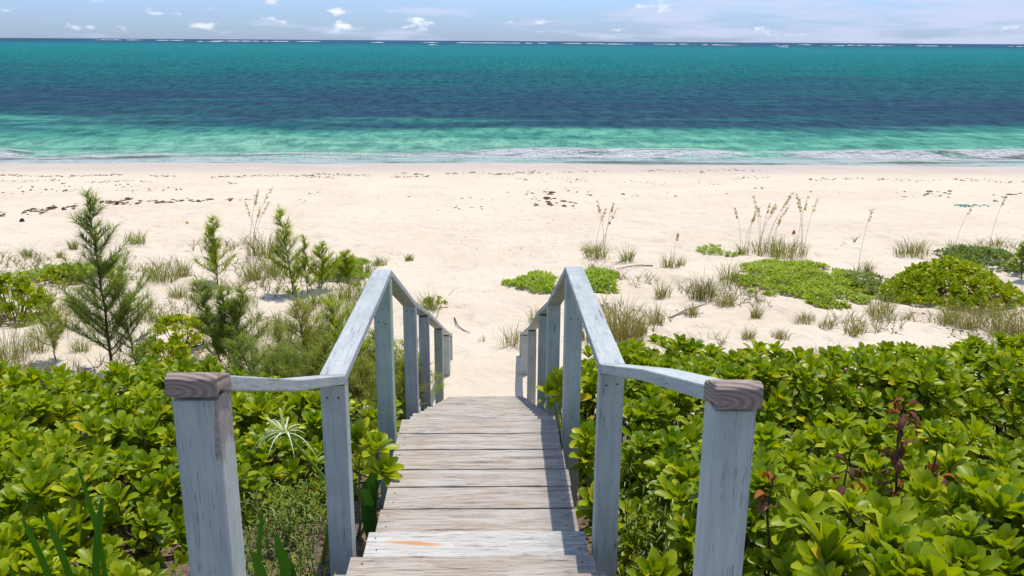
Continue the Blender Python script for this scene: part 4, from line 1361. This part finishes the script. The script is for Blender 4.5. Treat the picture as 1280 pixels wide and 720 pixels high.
mb = MB()
def flake(px, py, s0, s1, dark=1.0, tries=1):
    p, t = at(px, py)
    L = .8 * random.uniform(s0, s1) / F * t; Wd = L * random.uniform(.12, .35) + .02
    n = 7; th = np.linspace(0, 2 * math.pi, n, endpoint=False)
    rr = np.array([random.uniform(.35, 1.15) for _ in th])
    a = random.uniform(-.3, .3)
    x = np.cos(th) * rr * L / 2; y = np.sin(th) * rr * Wd * 2.2
    X_ = p[0] + x * math.cos(a) - y * math.sin(a); Y_ = p[1] + x * math.sin(a) + y * math.cos(a)
    Z_ = ground(X_, Y_)
    hh = random.uniform(.012, .05) * L * 2.5
    lo = np.stack([X_, Y_, Z_ - .01], -1)
    hi = np.stack([p[0] + (X_ - p[0]) * .6, p[1] + (Y_ - p[1]) * .6, Z_ + hh * np.array([random.uniform(.5, 1.3) for _ in th])], -1)
    ce = np.stack([p[0] + (X_ - p[0]) * .05, p[1] + (Y_ - p[1]) * .05, Z_ + hh * 1.1], -1)
    Vv = np.concatenate([lo, hi, ce]); Qq = []
    for l in (0, n):
        for q in range(n): Qq.append((l + q, l + (q + 1) % n, l + n + (q + 1) % n, l + n + q))
    c = np.array(random.choice([(.17, .085, .045), (.11, .06, .04), (.25, .13, .06), (.07, .045, .035)])) * dark
    mb.add(Vv, Qq, c)


def wrack(x0, y0, x1, y1, n, jy, s0=3, s1=14, dark=1.0, clump=5):
    for k in range(n):
        f = random.random()
        if float(vnoise(f * 14 + x0, y0 * .1, 51)) < .33: continue
        flake(x0 + (x1 - x0) * f, y0 + (y1 - y0) * f + random.gauss(0, jy) + 1.2 * math.sin(f * 21 + x0), s0, s1, dark)


wrack(-20, 219, 620, 222, 520, .7, 1, 7)
wrack(-20, 225, 300, 229, 160, .8, 1, 6)
wrack(380, 219, 680, 216, 240, .7, 1, 7)
wrack(640, 216, 960, 213, 160, .8, 1, 6)
wrack(900, 222, 1300, 227, 170, 1.0, 1, 7)
wrack(640, 224, 900, 230, 90, 1.5, 1, 6)
wrack(-10, 268, 60, 264, 70, 1.8, 3, 14, .8)
wrack(60, 262, 165, 250, 90, 1.1, 3, 13, .85)
wrack(150, 254, 290, 249, 90, 1.0, 3, 12, .9)
wrack(-20, 240, 230, 236, 80, 1.2, 1, 7)
wrack(-10, 238, 200, 232, 40, 2.5, 2, 8)
wrack(540, 255, 620, 262, 18, 1.5, 3, 10)
wrack(660, 248, 720, 258, 34, 3.5, 4, 16, .7)
wrack(640, 240, 780, 240, 26, 2.5, 2, 10)
wrack(770, 246, 960, 240, 22, 2.5, 2, 10)
wrack(1010, 240, 1300, 246, 60, 2.5, 3, 12)
wrack(260, 250, 640, 245, 45, 3.5, 2, 7)
wrack(560, 292, 760, 285, 26, 9, 1, 4)
wrack(200, 290, 560, 300, 14, 14, 1, 4)
wrack(780, 290, 1280, 300, 20, 14, 1, 4)
for _ in range(110): flake(random.uniform(560, 700), random.uniform(262, 330), .8, 2.2, .9)
tag(mb.build('seaweed', M['weed'], smooth=False), 'scattered brown dried seaweed in lines along the beach', 'seaweed', kind='stuff')

# leaf litter and twigs on the brown slope
mb = MB()
for _ in range(1500):
    sidex = random.choice([-1, 1])
    x = random.uniform(-2.2, -.6) if sidex < 0 else random.uniform(.5, 4.6)
    y = random.uniform(2.4, 8.5)
    p = np.array([x, y, float(ground(x, y)) + .008])
    a = random.uniform(0, 6.28)
    if random.random() < .45:
        d_ = np.array([math.cos(a), math.sin(a), random.uniform(-.02, .2)]) * random.uniform(.05, .18)
        mb.tube([p, p + d_ * .5 + np.array([0, 0, .01]), p + d_], [.003, .0025, .0015], 4, random.choice([(.22, .16, .11), (.12, .08, .055), (.33, .27, .2)]))
    else:
        d_ = np.array([math.cos(a), math.sin(a), random.uniform(-.1, .25)]) * random.uniform(.03, .07)
        mb.ribbon([p, p + d_ * .5 + np.array([0, 0, .014]), p + d_], [.004, .017, .005], np.array([-math.sin(a), math.cos(a), random.uniform(-.3, .3)]),
                  random.choice([(.20, .115, .06), (.30, .20, .10), (.13, .075, .05), (.38, .28, .12)]))
tag(mb.build('leaf_litter', M['dead']), 'brown fallen leaves and small sticks on the ground under the shrubs', 'leaf litter', kind='stuff')

# straw, sprigs and wood bits over the dune
mb = MB()
for _ in range(24000):
    y = 11.0 + 11.5 * random.random() ** 1.5; x = random.uniform(-.64, .64) * (y + 1)
    ms = float(fbm(x * .45 + 4, y * .6, 61, 3))
    if abs(x + .2) < 1.6 + .04 * y: continue
    if ms < (.37 if x < -1.5 else .48) + .17 * float(sst(y, 14.5, 20)): continue
    p = np.array([x, y, float(ground(x, y)) + .004]); a = random.uniform(0, 6.28)
    k = random.random(); wq = .00022 * y
    if k < .45:
        d_ = np.array([math.cos(a), math.sin(a), random.uniform(-.02, .25)]) * random.uniform(.06, .25)
        mb.ribbon([p, p + d_ * .5 + np.array([0, 0, .012]), p + d_], [wq, wq, wq * .5], [0, 0, 1], random.choice([(.34, .26, .16), (.20, .14, .09), (.42, .34, .2)]))
    elif k < .85:
        for q in range(random.randint(2, 6)):
            a = random.uniform(0, 6.28); h_ = random.uniform(.06, .30)
            d_ = np.array([math.cos(a) * .5, math.sin(a) * .5, 1]) * h_
            mb.ribbon([p, p + d_ * .5, p + d_ + np.array([math.cos(a), math.sin(a), -.2]) * h_ * .3], [wq * 1.2, wq, wq * .3], [1, 0, 0], random.choice([(.20, .24, .06), (.30, .27, .10), (.14, .18, .04), (.36, .28, .15)]))
    else:
        d_ = np.array([math.cos(a), math.sin(a), .1]) * random.uniform(.03, .07)
        mb.ribbon([p, p + d_ * .5 + np.array([0, 0, .01]), p + d_], [.008, .018, .006], np.array([-math.sin(a), math.cos(a), 0]), random.choice([(.15, .09, .055), (.26, .17, .09), (.09, .06, .05)]))
tag(mb.build('dune_litter', M['dead']), 'straw, sparse sprigs and bits of dead plants over the dune sand', 'plant litter', kind='stuff')

# small litter
def bit(px, py, size, col, label, name, cat, hgt=.03):
    p, t = at(px, py); s_ = size / F * t
    mb = MB(); n = 7; th = np.linspace(0, 2 * math.pi, n, endpoint=False)
    rr = np.array([random.uniform(.6, 1.1) for _ in th])
    lo = np.stack([np.cos(th) * rr * s_ / 2, np.sin(th) * rr * s_ / 2, -.01 + 0 * th], -1)
    hi = lo * .6 + np.array([0, 0, hgt]); ce = lo * .05 + np.array([0, 0, hgt * 1.3])
    Qq = []
    for l in (0, n):
        for q in range(n): Qq.append((l + q, l + (q + 1) % n, l + n + (q + 1) % n, l + n + q))
    mb.add(np.concatenate([lo, hi, ce]), Qq, col)
    tag(mb.build(name, M['litter'], loc=tuple(p)), label, cat)


bit(992, 292, 6, (.45, .05, .03), 'small red scrap on the sand among the sea oats stalks', 'plastic_scrap', 'litter', .08)
bit(146, 256, 6, (.02, .02, .02), 'small black lump at the end of the seaweed line on the left', 'plastic_lump', 'litter', .10)
bit(28, 277, 7, (.02, .02, .025), 'small black lump on the sand at the far left', 'plastic_lump', 'litter', .08)
bit(234, 279, 5, (.5, .30, .03), 'small orange scrap on the sand above the bright green casuarina', 'plastic_scrap', 'litter', .05)
bit(260, 285, 5, (.25, .09, .05), 'small brown fruit husk on the sand above the bright green casuarina', 'husk', 'litter', .06)
bit(410, 389, 9, (.7, .7, .68), 'small white scrap on the sand left of the sloping left handrail', 'plastic_scrap', 'litter', .04)
bit(26, 408, 9, (.7, .7, .68), 'white scrap on the brown ground at the left edge', 'plastic_scrap', 'litter', .04)
bit(762, 280, 4, (.02, .02, .02), 'tiny dark lump on the sand beyond the wispy sea oats', 'plastic_lump', 'litter', .06)
mb = MB()
b, t = at(1215, 258)
for k in range(9):
    a = random.uniform(-.55, .55); P = [np.array([a + .07 * math.sin(q), .15 * math.cos(q * 1.7), .03 + .02 * math.sin(q * 3)]) for q in np.linspace(0, 4, 8)]
    mb.tube(P, .012, 4, (.08, .45, .40))
tag(mb.build('fishing_net', M['litter'], loc=tuple(b)), 'pale teal scrap of fishing net on the sand near the right edge', 'net')
b = np.array([.62, 3.05, float(ground(.62, 3.05)) + .02]); mb = MB()
for k in range(4):
    P = [np.array([.07 * math.sin(q * 1.3 + k * 1.4) + .02 * k, .12 * math.cos(q * .9 + k), .06 + .05 * math.sin(q * 2 + k)]) for q in np.linspace(0, 4, 14)]
    mb.tube(P, .0032, 5, (.02, .24, .19))
tag(mb.build('tangled_rope', M['litter'], loc=tuple(b)), 'tangled teal plastic cord on the ground beside the lower right post', 'cord')
